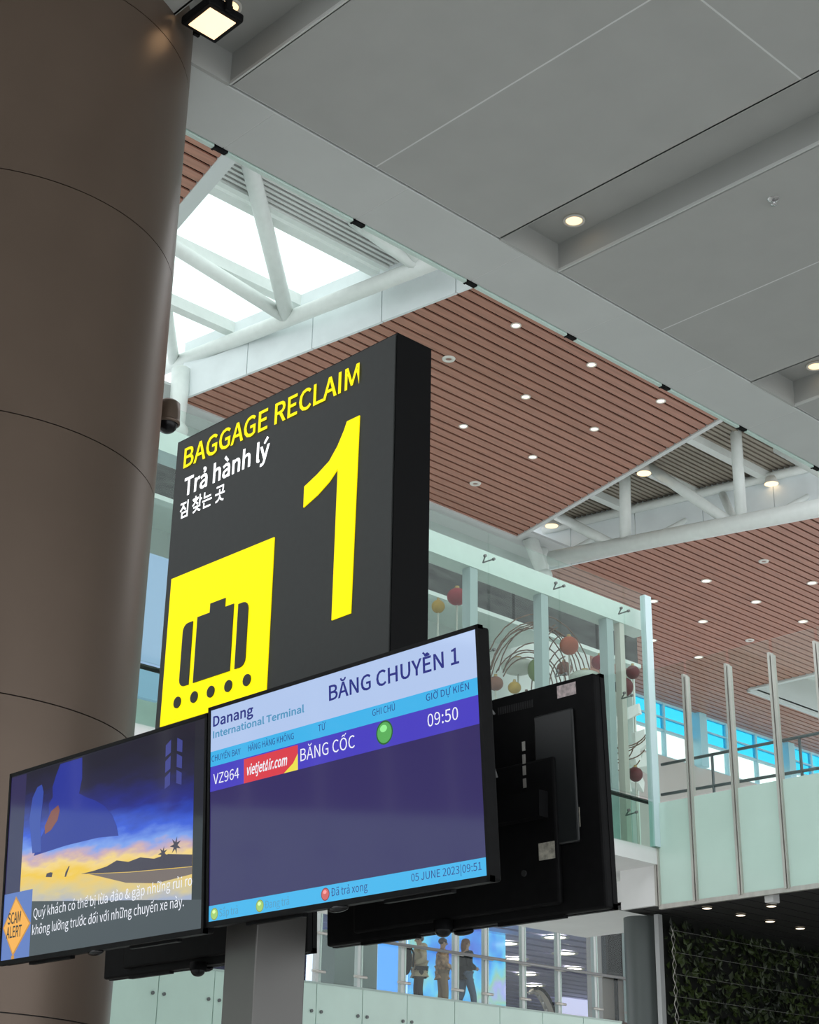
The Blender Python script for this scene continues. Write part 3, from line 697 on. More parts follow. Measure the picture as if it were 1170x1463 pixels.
# ================================================================== LAMPS AND CEILING FITTINGS
def lamp(name, p, r, m, label, group, depth=.02):
    t = thing(name, p, label, 'downlight', group)
    part('rim', MB().lathe([(r, .0), (r*1.35, 0), (r*1.35, -depth*.5), (r*1.05, -depth*.6), (r, 0)], n=20), RIM, t)
    part('lens', MB().lathe([(0, -.004), (r, -.004)], n=20), m, t)
    return t
for k, px in enumerate(((820, 314), (1165, 522))):
    lamp('downlight', on('Z', ZS+.235, *px), .062, WARM, ('warm round downlight in the middle trough of the grey soffit', 'warm round downlight in the grey soffit trough cut by the right edge')[k], 'soffit trough downlights')
lamp('downlight', on('Z', ZS+.235, 327, 8), .06, WARM, 'warm round downlight behind the square floodlight at the top', 'soffit trough downlights')
# square floodlight
p = on('Z', ZS-.06, 303, 33)
t = thing('floodlight', p, 'square black floodlight glowing warm white beside the column top', 'floodlight', rz=rad(0))
part('body', MB().box(-.14, .14, -.13, .13, 0, .06), BLK, t, bevel=.012)
part('fins', MB().box(-.09, .09, -.08, .08, .06, .12), BLK, t)
part('lens', MB().box(-.105, .105, -.095, .095, -.006, .001), mat('floodlight_glow', (.9, .8, .6), emit=(1, .66, .36), es=1.6), t)
part('bracket', MB().box(-.165, -.145, -.02, .02, -.0, .18).box(.145, .165, -.02, .02, 0, .18), BLK, t)
# sprinkler
p = on('Z', ZS, 1105, 284)
t = thing('sprinkler', p, 'small chrome fire sprinkler on the grey soffit panel', 'sprinkler')
part('rosette', MB().lathe([(0, -.012), (.03, -.012), (.042, 0)], n=20), STEEL, t); part('body', MB().tube((0, 0, -.01), (0, 0, -.045), .011, 10), STEEL, t)
part('deflector', MB().lathe([(0, -.046), (.022, -.046), (.022, -.049), (0, -.049)], n=12), STEEL, t)
# downlights in the wood ceilings
for px, lb in (((737, 464), 'leftmost downlight in the slat row beside the grey soffit edge'), ((845, 520), 'middle downlight in the slat row beside the grey soffit edge'), ((944, 572), 'rightmost downlight in the slat row beside the grey soffit edge'), ((751, 566), 'left downlight of the second row in the middle wooden ceiling'), ((849, 612), 'right downlight of the second row in the middle wooden ceiling'), ((662, 608), 'downlight in the wooden slats closest to the side of the black sign'), ((761, 652), 'lowest lit downlight in the middle wooden ceiling above the truss end')):
    lamp('downlight', on('Z', ZW-.002, *px), .062, COOL, lb, 'middle wooden ceiling downlights', .03)
for px, lb in (((933, 858), 'downlight in the far slats touching the top of the glass corner'), ((1009, 829), 'highest left downlight in the far wooden slats under the truss chord'), ((1160, 832), 'highest downlight in the far wooden slats at the right edge'), ((1080, 859), 'downlight in the middle of the far wooden slats'), ((1004, 887), 'downlight in the far slats above the second steel post'), ((1147, 887), 'downlight in the far slats just above the glass parapet at right'), ((998, 938), 'lowest downlight in the far slats at the parapet glass top'), ((932, 914), 'downlight in the far slats beside the glass corner post')):
    lamp('downlight', on('Z', ZW-.002, *px), .085, COOL, lb, 'far wooden ceiling downlights', .03)
for k, px in enumerate(((641, 512), (679, 690), (1091, 801), (1071, 914))):
    t = thing('ceiling_speaker', on('Z', ZW-.002, *px), ('pale ring speaker in the wooden slats beside the sign top', 'pale ring speaker in the wooden slats above the glass wall', 'pale ring speaker in the far wooden slats below the truss', 'pale ring speaker in the far slats above the glass parapet')[k], 'ceiling speaker', 'ring speakers in the slats')
    part('ring', MB().lathe([(.05, -.004), (.055, -.02), (.10, -.02), (.11, 0)], n=20), RIM, t); part('grille', MB().lathe([(0, -.003), (.05, -.004)], n=16), mat('speaker_grille', (.35, .2, .16), .7), t)
for k, px in enumerate(((705, 352), (605, 515), (751, 515), (843, 568), (731, 621), (955, 624), (770, 715))):
    pass
# floodlights under the second skylight
for k, px in enumerate(((788, 751), (920, 676), (927, 745), (1102, 691))):
    p = on('Z', ZR-.30, *px)
    t = thing('truss_floodlight', p, ('warm lamp at the left end of the louvred opening', 'warm lamp on the steel diagonal under the louvres', 'warm lamp between the truss verticals near the chord', 'warm lamp right of the tallest truss vertical')[k], 'floodlight', 'lamps on the louvred truss')
    part('body', MB().lathe([(.0, .16), (.10, .15), (.14, 0)], n=18), RIM, t); part('lens', MB().lathe([(0, 0), (.138, 0)], n=18), WARM, t)
# lamps under the deck by the plant wall
for k, px in enumerate(((1010, 1296), (1058, 1306), (1100, 1315), (1143, 1325), (1102, 1293))):
    p = on('Z', 5.235, *px)
    t = thing('wall_washer', p, ('lamp under the deck nearest the lattice edge of the plant wall', 'second lamp under the deck along the plant wall', 'third lamp under the deck below the white box', 'rightmost lamp under the deck above the plants', 'lamp right under the white box on the deck edge')[k], 'downlight', 'lamps over the plant wall')
    part('can', MB().lathe([(.075, .0), (.08, -.012), (.068, -.014)], n=18), BLK, t); part('lens', MB().lathe([(0, -.022), (.05, -.018), (.068, -.010)], n=18), COOL, t)
p = on('Y', YP+.2, 1101, 1280)
solo('junction_box', MB().box(p.x-.065, p.x+.065, YP+.15, YP+.30, p.z-.08, 5.24), PWHITE, (p.x, YP+.2, p.z), 'small white box hanging under the parapet edge', 'box', bevel=.01)

# ================================================================== BELOW THE DECK: plant wall
XP = -13.80
gy0 = on('X', XP, 953, 1400).y
LEAF = bpy.data.materials.new('plant_leaves'); LEAF.use_nodes = True
nt = LEAF.node_tree; b = nt.nodes['Principled BSDF']; b.inputs['Roughness'].default_value = .4
tc = nt.nodes.new('ShaderNodeTexCoord'); no = nt.nodes.new('ShaderNodeTexNoise'); no.inputs['Scale'].default_value = 2.2; no.inputs['Detail'].default_value = 7
cr = nt.nodes.new('ShaderNodeValToRGB'); cr.color_ramp.elements[0].position = .35; cr.color_ramp.elements[1].position = .68
cr.color_ramp.elements[0].color = (.006, .012, .004, 1); cr.color_ramp.elements[1].color = (.055, .085, .018, 1)
nt.links.new(tc.outputs['Object'], no.inputs['Vector']); nt.links.new(no.outputs[0], cr.inputs[0]); nt.links.new(cr.outputs[0], b.inputs['Base Color'])
solo('wall_planted', MB().box(XP-.15, XP-.06, gy0, 30, 0, 5.24), mat('black_felt', (.008, .009, .007), .95), (XP-.1, 24, 0), 'black felt wall behind the climbing plants', kind='structure')
lf = MB()
for i in range(11000):
    y = random.uniform(gy0+.05, 29); z = random.uniform(2.2, 5.15); d = random.uniform(-.05, .09)
    dens = .55+.45*math.sin(y*2.3+1.2)*math.cos(z*1.7+y)
    if random.random() > .45+.55*dens: continue
    s = random.uniform(.035, .075); a = random.uniform(0, 2*PI); n = Vector((1, random.uniform(-.8, .8), random.uniform(-.3, .9))).normalized()
    u = n.orthogonal().normalized(); v = n.cross(u); u, v = u*math.cos(a)+v*math.sin(a), v*math.cos(a)-u*math.sin(a)
    c = Vector((XP+d, y, z)); k = n*s*.25
    lf.add([c-u*s, c+v*s*.55-k, c+u*s, c-v*s*.55-k], [(0, 1, 2), (0, 2, 3)])
solo('climbing_plants', lf, LEAF, (XP, 24, 2.2), 'dense dark green climbing plants covering the wall under the deck', 'plants', kind='stuff')
tl = thing('plant_trellis', (XP+.1, gy0, 0), 'thin steel wires and zigzag lattice holding the climbing plants', 'trellis')
z = 2.4
while z < 5.1:
    wpart('wire', MB().tube((XP+.1, gy0, z), (XP+.1, 29, z), .003, 5), mat('dull_wire', (.2, .2, .19), .5), tl); z += .29
zz = [2.0+.17*i for i in range(19)]
wpart('zigzag', MB().path([(XP+.11, gy0+(.075 if i % 2 else -.01), z) for i, z in enumerate(zz)], .006, 6), ALU, tl)
wpart('zigzag', MB().path([(XP+.11, gy0+(-.01 if i % 2 else .075), z) for i, z in enumerate(zz)], .004, 6), ALU, tl)
a = on('X', XP, 941, 1400); solo('frame_post', MB().box(XP-.02, XP+.05, a.y-.02, a.y+.07, 0, 5.2), mat('light_grey_frame', (.42, .43, .43), .5), (XP, a.y, 0), 'light grey steel post at the left edge of the plant wall', 'post')
a = on('X', XP-.35, 919, 1400); t = thing('round_column', (XP-.35, a.y, 0), 'dark grey round column left of the plant wall', 'column')
part('shaft', MB().lathe([(.24, 0), (.24, 5.2)], n=32), mat('dark_grey_green_paint', (.085, .10, .097), .4), t); part('base_ring', MB().lathe([(.24, 0), (.27, 0), (.27, .12), (.24, .12)], n=32), ALU, t)

# ================================================================== FAR BALCONY WITH PEOPLE
XB = -26.0; ZB = 5.46
far = thing('floor_balcony', (XB-8, 28, ZB), 'floor of the far balcony', kind='structure')
wpart('slab', MB().box(-80, XB-.02, 13, 80, 5.05, ZB), PWHITE, far)
bp_ = thing('balcony_parapet', (XB, 24, 4), 'frosted pale green parapet panels below the people on the far balcony', 'parapet')
jy = [on('X', XB, x, 1430).y for x in (224, 304, 384, 451, 517, 581)]
dj = 1.45
js = [jy[0]-dj]+jy
while js[-1] < 31.2: js.append(js[-1]+dj)
for a, b in zip(js[:-1], js[1:]):
    wpart('frosted_panel', MB().box(XB-.02, XB+.02, a+.01, b-.01, 4.0, 5.60), FROST, bp_)
for j in js:
    for dy in (-.13, .13): wpart('stud', MB().tube((XB+.02, j+dy, 5.06), (XB+.05, j+dy, 5.06), .035, 10), mat('dark_stud', (.10, .11, .11), .4), bp_)
wpart('top_cap', MB().box(XB-.06, XB+.03, js[0], js[-1], 5.60, 5.64), mat('green_grey_cap', (.36, .46, .42), .4), bp_)
wpart('lower_wall', MB().box(XB-.1, XB-.04, 13, 32.5, 0, 5.04), FROST, bp_)
gr = thing('glass_railing', (XB, 27, 5.6), 'clear glass railing with white posts and dark handrail before the people', 'railing')
pj_ = [on('X', XB, x, 1400).y for x in (452, 512, 574.5, 651, 693.7, 747.5, 798, 850.7, 896)]
for a, b in zip(pj_[:-1], pj_[1:]): wpart('glass_panel', MB().box(XB-.01, XB+.01, a+.03, b-.03, 5.66, 8.2), CLEAR, gr)
for a in pj_:
    wpart('post', MB().box(XB-.09, XB+.01, a-.045, a+.045, 5.64, 8.3), mat('post_white_grey', (.60, .63, .62), .4), gr)
    wpart('fin', MB().box(XB-.08, XB-.04, a+.12, a+.15, 5.64, 8.3), WHITE, gr)
    for z in (5.85, 6.62): wpart('clamp', MB().tube((XB+.04, a-.16, z), (XB+.04, a+.2, z), .03, 8), ALU, gr)
h0 = on('X', XB+.12, 500, 1338); h1 = on('X', XB+.12, 896, 1398)
wpart('handrail', MB().tube(h0, h1, .035, 10), mat('handrail_grey', (.22, .22, .22), .35), gr)
# hall behind the balcony
hc = thing('ceiling_hall', (-50, 45, 8.4), 'pale slatted ceiling of the hall behind the balcony', kind='structure')
wpart('deck', MB().box(-85, XB-.4, 14, 85, 8.62, 8.7), mat('hall_ceiling_grey', (.5, .5, .55), .6), hc)
q = MB(); x = -27
while x > -84: q.box(x-.5, x, 14, 85, 8.4, 8.45); x -= .75
wpart('slats', q, mat('purple_lit_hall_slat', (.50, .50, .72), .5), hc, kind='stuff')  # purple light from the screens is put into the slat colour
solo('wall_hall', MB().box(-85, -84.8, 10, 90, 5.4, 8.7), mat('hall_wall', (.55, .55, .6), .6), (-84.9, 45, 5.4), 'pale end wall of the far hall', kind='structure')
for px, lb in (((724, 1347), 'top lamp of the left row in the hall behind the railing'), ((737, 1369), 'second lamp of the left row in the hall behind the railing'), ((753, 1391), 'third lamp of the left row in the hall behind the handrail'), ((763, 1407), 'lowest lamp of the left row in the hall above the escalator'), ((793, 1338), 'top lamp of the right row in the hall behind the railing'), ((807, 1361), 'second lamp of the right row in the hall behind the railing'), ((818, 1383), 'lowest lamp of the right row in the hall at the handrail'), ((653, 1357), 'hall ceiling lamp beside the head of the person in black')):
    p = on('Z', 8.38, *px)
    lamp('hall_downlight', p, .30, mat('hall_lamp_glow', (.9, .9, .9), emit=(1, .90, .76), es=9), lb, 'hall ceiling lamps', .05)
def led(name):
    m = bpy.data.materials.new(name); m.use_nodes = True; nt = m.node_tree; b = nt.nodes['Principled BSDF']; b.inputs['Base Color'].default_value = (.02, .02, .03, 1); b.inputs['Roughness'].default_value = .2
    tc = nt.nodes.new('ShaderNodeTexCoord'); no = nt.nodes.new('ShaderNodeTexNoise'); no.inputs['Scale'].default_value = .8; no.inputs['Detail'].default_value = 3
    cr = nt.nodes.new('ShaderNodeValToRGB'); e = cr.color_ramp.elements
    e[0].position, e[0].color = .28, (.10, .16, .70, 1); e[1].position, e[1].color = .78, (.80, .85, .95, 1)
    for p, c in ((.42, (.08, .34, .92)), (.52, (.16, .62, .95)), (.60, (.35, .62, .48)), (.68, (.42, .45, .90))): k = e.new(p); k.color = (*c, 1)
    nt.links.new(tc.outputs['Object'], no.inputs['Vector']); nt.links.new(no.outputs[0], cr.inputs[0]); nt.links.new(cr.outputs[0], b.inputs['Emission Color']); b.inputs['Emission Strength'].default_value = 1.0
    return m
def board(name, X, a, b, m, label, cat, fr=None, th=.12):
    A = on('X', X, *a); B = on('X', X, *b); t = thing(name, (X, (A.y+B.y)/2, min(A.z, B.z)), label, cat)
    wpart('panel', MB().box(X-th, X, A.y, B.y, A.z, B.z), m, t)
    z0 = min(A.z, B.z)
    if z0 > ZB and th < .4: wpart('stand', MB().box(X-th*.8, X-th*.2, (A.y+B.y)/2-.04, (A.y+B.y)/2+.04, ZB, z0), BLK, t)
    if fr:
        q = MB(); w_ = .07; z0, z1 = sorted((A.z, B.z))
        for bb in ((A.y-w_, A.y, z0, z1), (B.y, B.y+w_, z0, z1), (A.y-w_, B.y+w_, z0-w_, z0), (A.y-w_, B.y+w_, z1, z1+w_)): q.box(X-th, X+.03, *bb)
        wpart('frame', q, fr, t)
    return t
EDGE = mat('lit_white_edge', (.8, .9, 1), emit=(.7, .85, 1), es=1.1)
BLUEL = mat('blue_backlit', (.05, .1, .3), .3, emit=(.14, .42, .98), es=1.0); LILAC = mat('lilac_backlit', (.1, .1, .3), .3, emit=(.33, .40, .85), es=.8)
board('advert_screen', -32.5, (537, 1425), (582, 1325), BLUEL, 'bright blue backlit panel left of the person in the pale hoodie', 'screen', EDGE)
board('advert_screen', -30.5, (452, 1412), (477, 1335), LILAC, 'lilac backlit panel behind the post at the far left of the balcony', 'screen', EDGE)
board('advert_screen', -30.0, (441, 1404), (448, 1335), EDGE, 'narrow white lit strip panel beside the sign post', 'screen')
board('video_wall', -31.5, (586, 1446), (722, 1322), led('video_wall_glow'), 'large blue and green glowing video wall behind the people', 'screen')
board('video_wall', -40, (806, 1460), (850, 1396), mat('pale_lilac_glow', (.2, .2, .3), emit=(.68, .66, .95), es=.9), 'pale lilac lit panel at the right end of the railing', 'screen')
board('cabinet', -29.2, (477, 1407), (540, 1335), mat('grey_green_cabinet', (.30, .36, .33), .5), 'grey green metal cabinet standing behind the railing on the left', 'cabinet', None, .5)
solo('cabinet_plinth', MB().box(-29.6, -29.25, on('X', -29.2, 476, 1410).y, on('X', -29.2, 528, 1415).y, ZB, on('X', -29.2, 477, 1407).z), mat('concrete_plinth', (.34, .38, .36), .7), (-29.4, on('X', -29.2, 500, 1410).y, ZB), 'rough grey plinth carrying the metal cabinet', 'plinth')
board('notice_screen', -27.2, (868, 1388), (893, 1313), mat('black_screen_off', (.004, .004, .005), .5, spec=.08), 'dark switched-off screen hanging on the brown wall', 'screen', mat('dark_frame', (.03, .03, .03), .4))
A = on('X', -27.45, 858, 1400).y
solo('wall_balcony', MB().box(-27.9, -27.4, A, A+2.6, ZB, 8.4), mat('brown_beige_wall', (.80, .66, .58), .6), (-27.6, A+1, ZB), 'brown beige wall at the end of the balcony', kind='structure')
A = on('X', -45, 770, 1400).y; Bq = on('X', -45, 806, 1400).y
solo('pier', MB().box(-46, -45, A, Bq, ZB, 8.38), mat('brown_pier', (.22, .19, .18), .6), (-45.5, (A+Bq)/2, ZB), 'brown pier behind the curved escalator rail', 'pier')
# escalator: two curved balustrades
def arc(X, pts, r, m, par, name):
    P = [on('X', X, *q) for q in pts]; wpart(name, MB().path(P, r, 8), m, par)
ep = on('X', -34, 785, 1448)
es_ = thing('escalator', ep, 'steel escalator balustrade curving down behind the railing', 'escalator')
c1 = [(762, 1412), (769, 1411), (776, 1415), (783, 1424), (789, 1436), (794, 1450), (797, 1466)]
c2 = [(756, 1418), (763, 1417), (769, 1421), (775, 1430), (780, 1440), (784, 1452), (787, 1468)]
arc(-34, c1, .06, BLK, es_, 'handrail'); q = MB()
for (a, b), (c, d) in zip(zip(c1[:-1], c1[1:]), zip(c2[:-1], c2[1:])):
    r_ = [on('X', -34, *k) for k in (a, b, d, c)]; q.hexa([k+Vector((-.1, 0, 0)) for k in r_], [k+Vector((.02, 0, 0)) for k in r_])
wpart('balustrade', q, mat('lit_steel', (.72, .66, .56), .35, metal=.2), es_)
arc(-34, c2, .05, ALU, es_, 'skirt')
e0 = on('X', -34, 784, 1452); e1 = on('X', -34, 797, 1466); wpart('truss', MB().box(-34.2, -33.95, e0.y, e1.y, ZB, min(e0.z, e1.z)+.1), ALU, es_)

# ---- people
def skin(name, chains, m, parent=None, sub=2):
    """one surface grown over joined chains of (x, y, z, radius)"""
    vs, es, rs, idx = [], [], [], {}
    for ch in chains:
        prev = None
        for p in ch:
            key = tuple(round(c, 4) for c in p[:3])
            if key not in idx: idx[key] = len(vs); vs.append(p[:3]); rs.append(p[3] if isinstance(p[3], tuple) else (p[3], p[3]))
            k = idx[key]
            if prev is not None and prev != k: es.append((prev, k))
            prev = k
    me = bpy.data.meshes.new(name); me.from_pydata(vs, es, []); o = bpy.data.objects.new(name, me)
    md = o.modifiers.new('skin', 'SKIN'); md.use_smooth_shade = True
    for i, r in enumerate(rs): me.skin_vertices[0].data[i].radius = r
    me.skin_vertices[0].data[0].use_root = True
    sb = o.modifiers.new('sub', 'SUBSURF'); sb.levels = sub; sb.render_levels = sub
    nm = baked(o); nm.materials.clear(); nm.materials.append(m)
    for p in nm.polygons: p.use_smooth = True
    return link(name, nm, parent)
SKIN = mat('skin_tan', (.42, .25, .17), .5); 
def person(loc, rz, h, label, top, legs, hair, stride=.12, arm='down', bulk=1., hood=False, longhair=False, shoe=(.03, .03, .03)):
    s = h/1.72; t = thing('person', loc, label, 'person', 'people on the far balcony', rz); t.scale = (s, s, s)
    B = bulk
    pel = (0, 0, .95, .135*B); wa = (0, .0, 1.08, .125*B); che = (0, .01, 1.27, .15*B); sh = (0, 0, 1.42, .10*B); nk = (0, .01, 1.50, .055)
    legR = [(.09, 0, .90, .095), (.10, stride*.6+.03, .50, .065), (.10, stride, .10, .045), (.10, stride+.12, .045, .04)]
    legL = [(-.09, 0, .90, .095), (-.10, -stride*.3+.03, .50, .065), (-.10, -stride*1.2, .10, .045), (-.10, -stride*1.2+.12, .045, .04)]
    def armc(sx):
        a0 = (sx*.19*B, 0, 1.40, .062)
        if arm == 'bent': return [a0, (sx*.25*B, -.05, 1.14, .05), (sx*.19*B, .17, 1.05, .038), (sx*.14*B, .24, 1.06, .035)]
        return [a0, (sx*.25*B, -.03, 1.13, .05), (sx*.25*B, .06, .90, .038), (sx*.25*B, .09, .80, .034)]
    head = [nk, (0, .02, 1.57, .07), (0, .03, 1.645, (.082, .095)), (0, .025, 1.70, .055)]
    body = skin('body', [[pel, wa, che, sh]+head, [pel]+legR, [pel]+legL, [sh]+armc(1), [sh]+armc(-1)], SKIN, t)
    # face and hands
    f = MB().sphere((0, .115, 1.61), .016, .022, .022, 8, 6)
    part('nose', f, SKIN, t)
    for sx in (-1, 1):
        part('eye', MB().sphere((sx*.032, .103, 1.635), .011, .008, .009, 8, 5), BLKG, t); part('ear', MB().sphere((sx*.082, .02, 1.62), .012, .022, .03, 8, 6), SKIN, t)
        hp = armc(sx)[-1]; dr = (Vector(hp[:3])-Vector(armc(sx)[-2][:3])).normalized()
        q = MB(); c = Vector(hp[:3]); q.sphere(c+dr*.03, .032, .022, .045, 10, 7)
        for i in range(4): q.tube(c+dr*.05+Vector((0, (i-1.5)*.016, 0)), c+dr*(.115-.008*abs(i-1.4))+Vector((-sx*.012, (i-1.5)*.018, -.008)), .0085, 6, .006)
        q.tube(c+dr*.02+Vector((0, .025, 0)), c+dr*.065+Vector((-sx*.005, .05, 0)), .0095, 6, .007)
        part('hand', q, SKIN, t)
    part('mouth', MB().box(-.022, .022, .104, .108, 1.575, 1.581), mat('lip', (.3, .12, .1), .5), t)
    e = .022
    up = lambda p, k=e: (p[0], p[1], p[2], (p[3][0]+k, p[3][1]+k) if isinstance(p[3], tuple) else p[3]+k)
    hem = (0, 0, .90, .15*B)
    skin('jacket', [[up(pel), up(wa), up(che), up(sh, .015)], [up(pel), hem], [up(sh, .015)]+[up(p, .024) for p in armc(1)[:3]], [up(sh, .015)]+[up(p, .024) for p in armc(-1)[:3]]], top, t)
    wst = (0, 0, .97, .137*B)
    skin('trousers', [[wst]+[up(p, .018) for p in legR[:3]], [wst]+[up(p, .018) for p in legL[:3]]], legs, t)
    q = MB()
    for lg in (legR, legL): q.sphere((lg[3][0], lg[3][1]-.03, .045), .048, .13, .05, 12, 7)
    part('shoe', MB().sphere((legR[3][0], legR[3][1]-.03, .045), .048, .13, .05, 12, 7), mat('shoe_dark', shoe, .5), t)
    part('shoe', MB().sphere((legL[3][0], legL[3][1]-.03, .045), .048, .13, .05, 12, 7), mat('shoe_dark', shoe, .5), t)
    hm = MB().sphere((0, .008, 1.665), .098, .108, .085, 16, 10)
    if longhair: hm.sphere((0, -.055, 1.56), .085, .06, .14, 14, 9)
    part('hair', hm, hair, t)
    if hood: part('hood', MB().sphere((0, -.09, 1.47), .14, .10, .10, 16, 9), top, t)
    return t
BEIGE = mat('beige_fleece', (.52, .41, .29), .9, var=.08, scale=20, bump=.3); DKT = mat('dark_trousers', (.03, .025, .025), .8)
TANP = mat('tan_print_fabric', (.50, .30, .19), .8, var=.5, scale=14); BLT = mat('black_top', (.012, .012, .015), .8); JEAN = mat('blue_denim', (.10, .14, .22), .8, var=.15, scale=25)
HAIRD = mat('dark_brown_hair', (.035, .018, .012), .6); HAIRB = mat('reddish_brown_hair', (.16, .06, .025), .55)
XQ = -27.0
A = on('X', XQ, 600, 1337); person((XQ, A.y, ZB), rad(150), A.z-ZB, 'person in a beige hooded fleece and dark trousers seen from behind', BEIGE, DKT, HAIRD, .03, 'bent', 1.22, hood=True)
bk_ = thing('backpack', (XQ+.1, A.y-.52, ZB+.7), 'black backpack hanging at the side of the person in beige', 'backpack')
part('bag', MB().sphere((0, 0, .35), .15, .13, .34, 14, 10), BLKM, bk_); part('pocket', MB().sphere((.09, -.05, .22), .09, .09, .16, 12, 8), BLKM, bk_); part('strap', MB().path([(.02, .1, .65), (.04, .2, .5), (.06, .16, .2)], .02, 6), BLKM, bk_)
A = on('X', XQ-.2, 632, 1341); person((XQ-.2, A.y, ZB), rad(-30), A.z-ZB, 'person in a tan patterned outfit partly hidden behind a railing post', TANP, mat('tan_trousers', (.30, .20, .13), .8), HAIRD, .05, 'bent', 1.0)
A = on('X', XQ, 665, 1342); person((XQ, A.y, ZB), rad(-10), A.z-ZB, 'person in a black top and blue jeans walking right', BLT, JEAN, HAIRB, .20, 'bent', .92, longhair=True)

# ================================================================== LANTERNS AND PAPER DECORATION BEHIND THE GLASS
XL = XG-1.0
def lantern(px, py, rx, ry, m, label, n=18, X=XL, stem=.35):
    c = on('X', X, px, py); k = 17.5/F
    t = thing('paper_lantern', (c.x, c.y, c.z), label, 'lantern', 'paper lanterns behind the glass')
    R_, H_ = rx*k*1.03, ry*k*1.08
    part('shade', MB().sphere((0, 0, 0), R_, R_, H_, 36, 12, lobes=18, amp=.04), m, t)
    part('cap', MB().lathe([(0, H_+.03), (R_*.22, H_+.03), (R_*.25, H_*.93)], n=14), mat('gold_cap', (.4, .28, .1), .5), t)
    part('stem', MB().tube((0, 0, -H_), (0, 0, 5.93-c.z), .012, 6), mat('pale_stem', (.6, .62, .55), .5), t)
RED = mat('red_paper', (.27, .018, .03), .6, var=.1); ORA = mat('orange_paper', (.40, .085, .03), .6, var=.1); GRN = mat('green_paper', (.12, .20, .05), .6, var=.1)
YLW = mat('yellow_paper', (.40, .25, .03), .6, var=.1); MAR = mat('maroon_paper', (.11, .015, .018), .6, var=.1); BRN = mat('brown_paper', (.19, .07, .04), .6, var=.1); IVO = mat('ivory_paper', (.50, .53, .47), .6, var=.06); DGR = mat('grey_paper', (.05, .055, .055), .6)
for a in ((653, 852, 17, 14.5, RED, 'red round paper lantern nearest the black sign'), (626, 866, 11, 11, YLW, 'small ochre paper lantern half hidden by the black sign'),
          (813, 922, 17, 16.5, ORA, 'orange round paper lantern in the middle of the glass wall'), (766, 957, 15, 20, GRN, 'green egg shaped paper lantern above the back monitor'),
          (857, 946, 15.5, 13, RED, 'red paper lantern right of the orange one'), (740, 952, 30, 14, IVO, 'wide ivory paper lantern left of the green one'),
          (836, 968, 29, 12, IVO, 'wide ivory paper lantern under the orange one'), (708, 976, 13, 12, BRN, 'brown paper lantern beside the flight monitor corner'),
          (735, 982, 11, 10, YLW, 'small yellow paper lantern above the back monitor'), (904, 960, 13, 13, MAR, 'small maroon paper lantern near the glass corner'),
          (893, 981, 15, 17, MAR, 'large maroon paper lantern under the small maroon one'), (872, 983, 15, 16, DGR, 'dark grey paper lantern beside the monitor corner'),
          (876, 1000, 21, 14, IVO, 'ivory paper lantern right of the back monitor'), (908, 1106, 13, 13, MAR, 'maroon paper lantern low by the glass corner'),
          (806, 955, 14, 13, BRN, 'brown paper lantern below the orange one')):
    lantern(*a, X=XL-{740: .5, 836: -.3, 735: -.25, 872: .5, 876: -.25, 806: .55, 904: .5, 893: .1, 708: .1}.get(a[0], .1))
# arching brown canes
BRC = mat('brown_cane', (.13, .075, .04), .6)
def canes(label, X, arcs):
    b_ = on('X', X, *arcs[0][0]); t = thing('cane_bundle', (b_.x, b_.y, 5.93), label, 'canes')
    for k, (c, rx, ry, t0, t1) in enumerate(arcs):
        P = [on('X', X+.12*math.sin(k*1.9), c[0]+(7*math.sin(k*2.7))*j/12+rx*math.cos(rad(t0+(t1-t0)*j/12)), c[1]+(6*math.cos(k*3.9))*j/12-ry*(1+.12*math.sin(k*5.3))*math.sin(rad(t0+(t1-t0)*j/12))) for j in range(13)]
        wpart('cane', MB().path(P, .0095, 5), BRC, t)
    wpart('stand', MB().tube((b_.x, b_.y, 5.93), b_, .02, 8), BRC, t)
    return t
canes('arching bundle of brown canes behind the lanterns', XL-.3, [((752+2*i, 985), 38+4.2*i, 50+7*i, 0, 150+2*i) for i in range(10)]+[((800+3*i, 985), 40-3*i, 90-9*i, 100, 178) for i in range(5)])
canes('loose brown canes low beside the back monitor', XL-.15, [((884, 1040+7*i), 40-3*i, 26-i, 195+6*i, 345) for i in range(6)])
# folded white paper shapes
WPAP = mat('white_paper', (.80, .84, .80), .6)
ws = [(880, 1060, 25, 12, .5), (900, 1085, 22, 14, -.4), (878, 1100, 26, 12, .8), (905, 1120, 24, 10, -.2), (885, 1128, 28, 10, .2), (915, 1065, 14, 20, .3), (870, 1035, 20, 10, -.6), (905, 1020, 20, 12, .4), (920, 1095, 12, 18, -.3)]
c0 = on('X', XL-.45, 893, 1090); ps = thing('paper_sculpture', (c0.x, c0.y, 5.93), 'stack of folded white paper petals low behind the glass corner', 'paper sculpture')
wpart('stand', MB().tube((c0.x-.05, c0.y, 5.93), (c0.x-.05, c0.y, on('X', XL-.45, 893, 1030).z), .02, 8), ALU, ps)
for k, (x, y, rx, ry, a) in enumerate(ws):
    c = on('X', XL-.45, x, y); kk = 24/F
    q = MB().add([(0, -rx*kk, -ry*kk*.4), (.10, 0, 0), (0, rx*kk, -ry*kk*.3), (.04, rx*kk*.8, ry*kk), (.14, 0, ry*kk*1.1), (.04, -rx*kk*.8, ry*kk), (-.03, -rx*kk, -ry*kk*.4), (-.03, rx*kk, -ry*kk*.3), (-.03, rx*kk*.8, ry*kk), (-.03, -rx*kk*.8, ry*kk)],
               [(0, 1, 4, 5), (1, 2, 3, 4), (6, 9, 8, 7), (0, 5, 9, 6), (2, 7, 8, 3), (0, 6, 7, 2, 1), (5, 4, 3, 8, 9)])
    o = part('petal', q, WPAP, ps, loc=c-Vector((c0.x, c0.y, 5.93))); o.rotation_euler = (a, 0, 0)
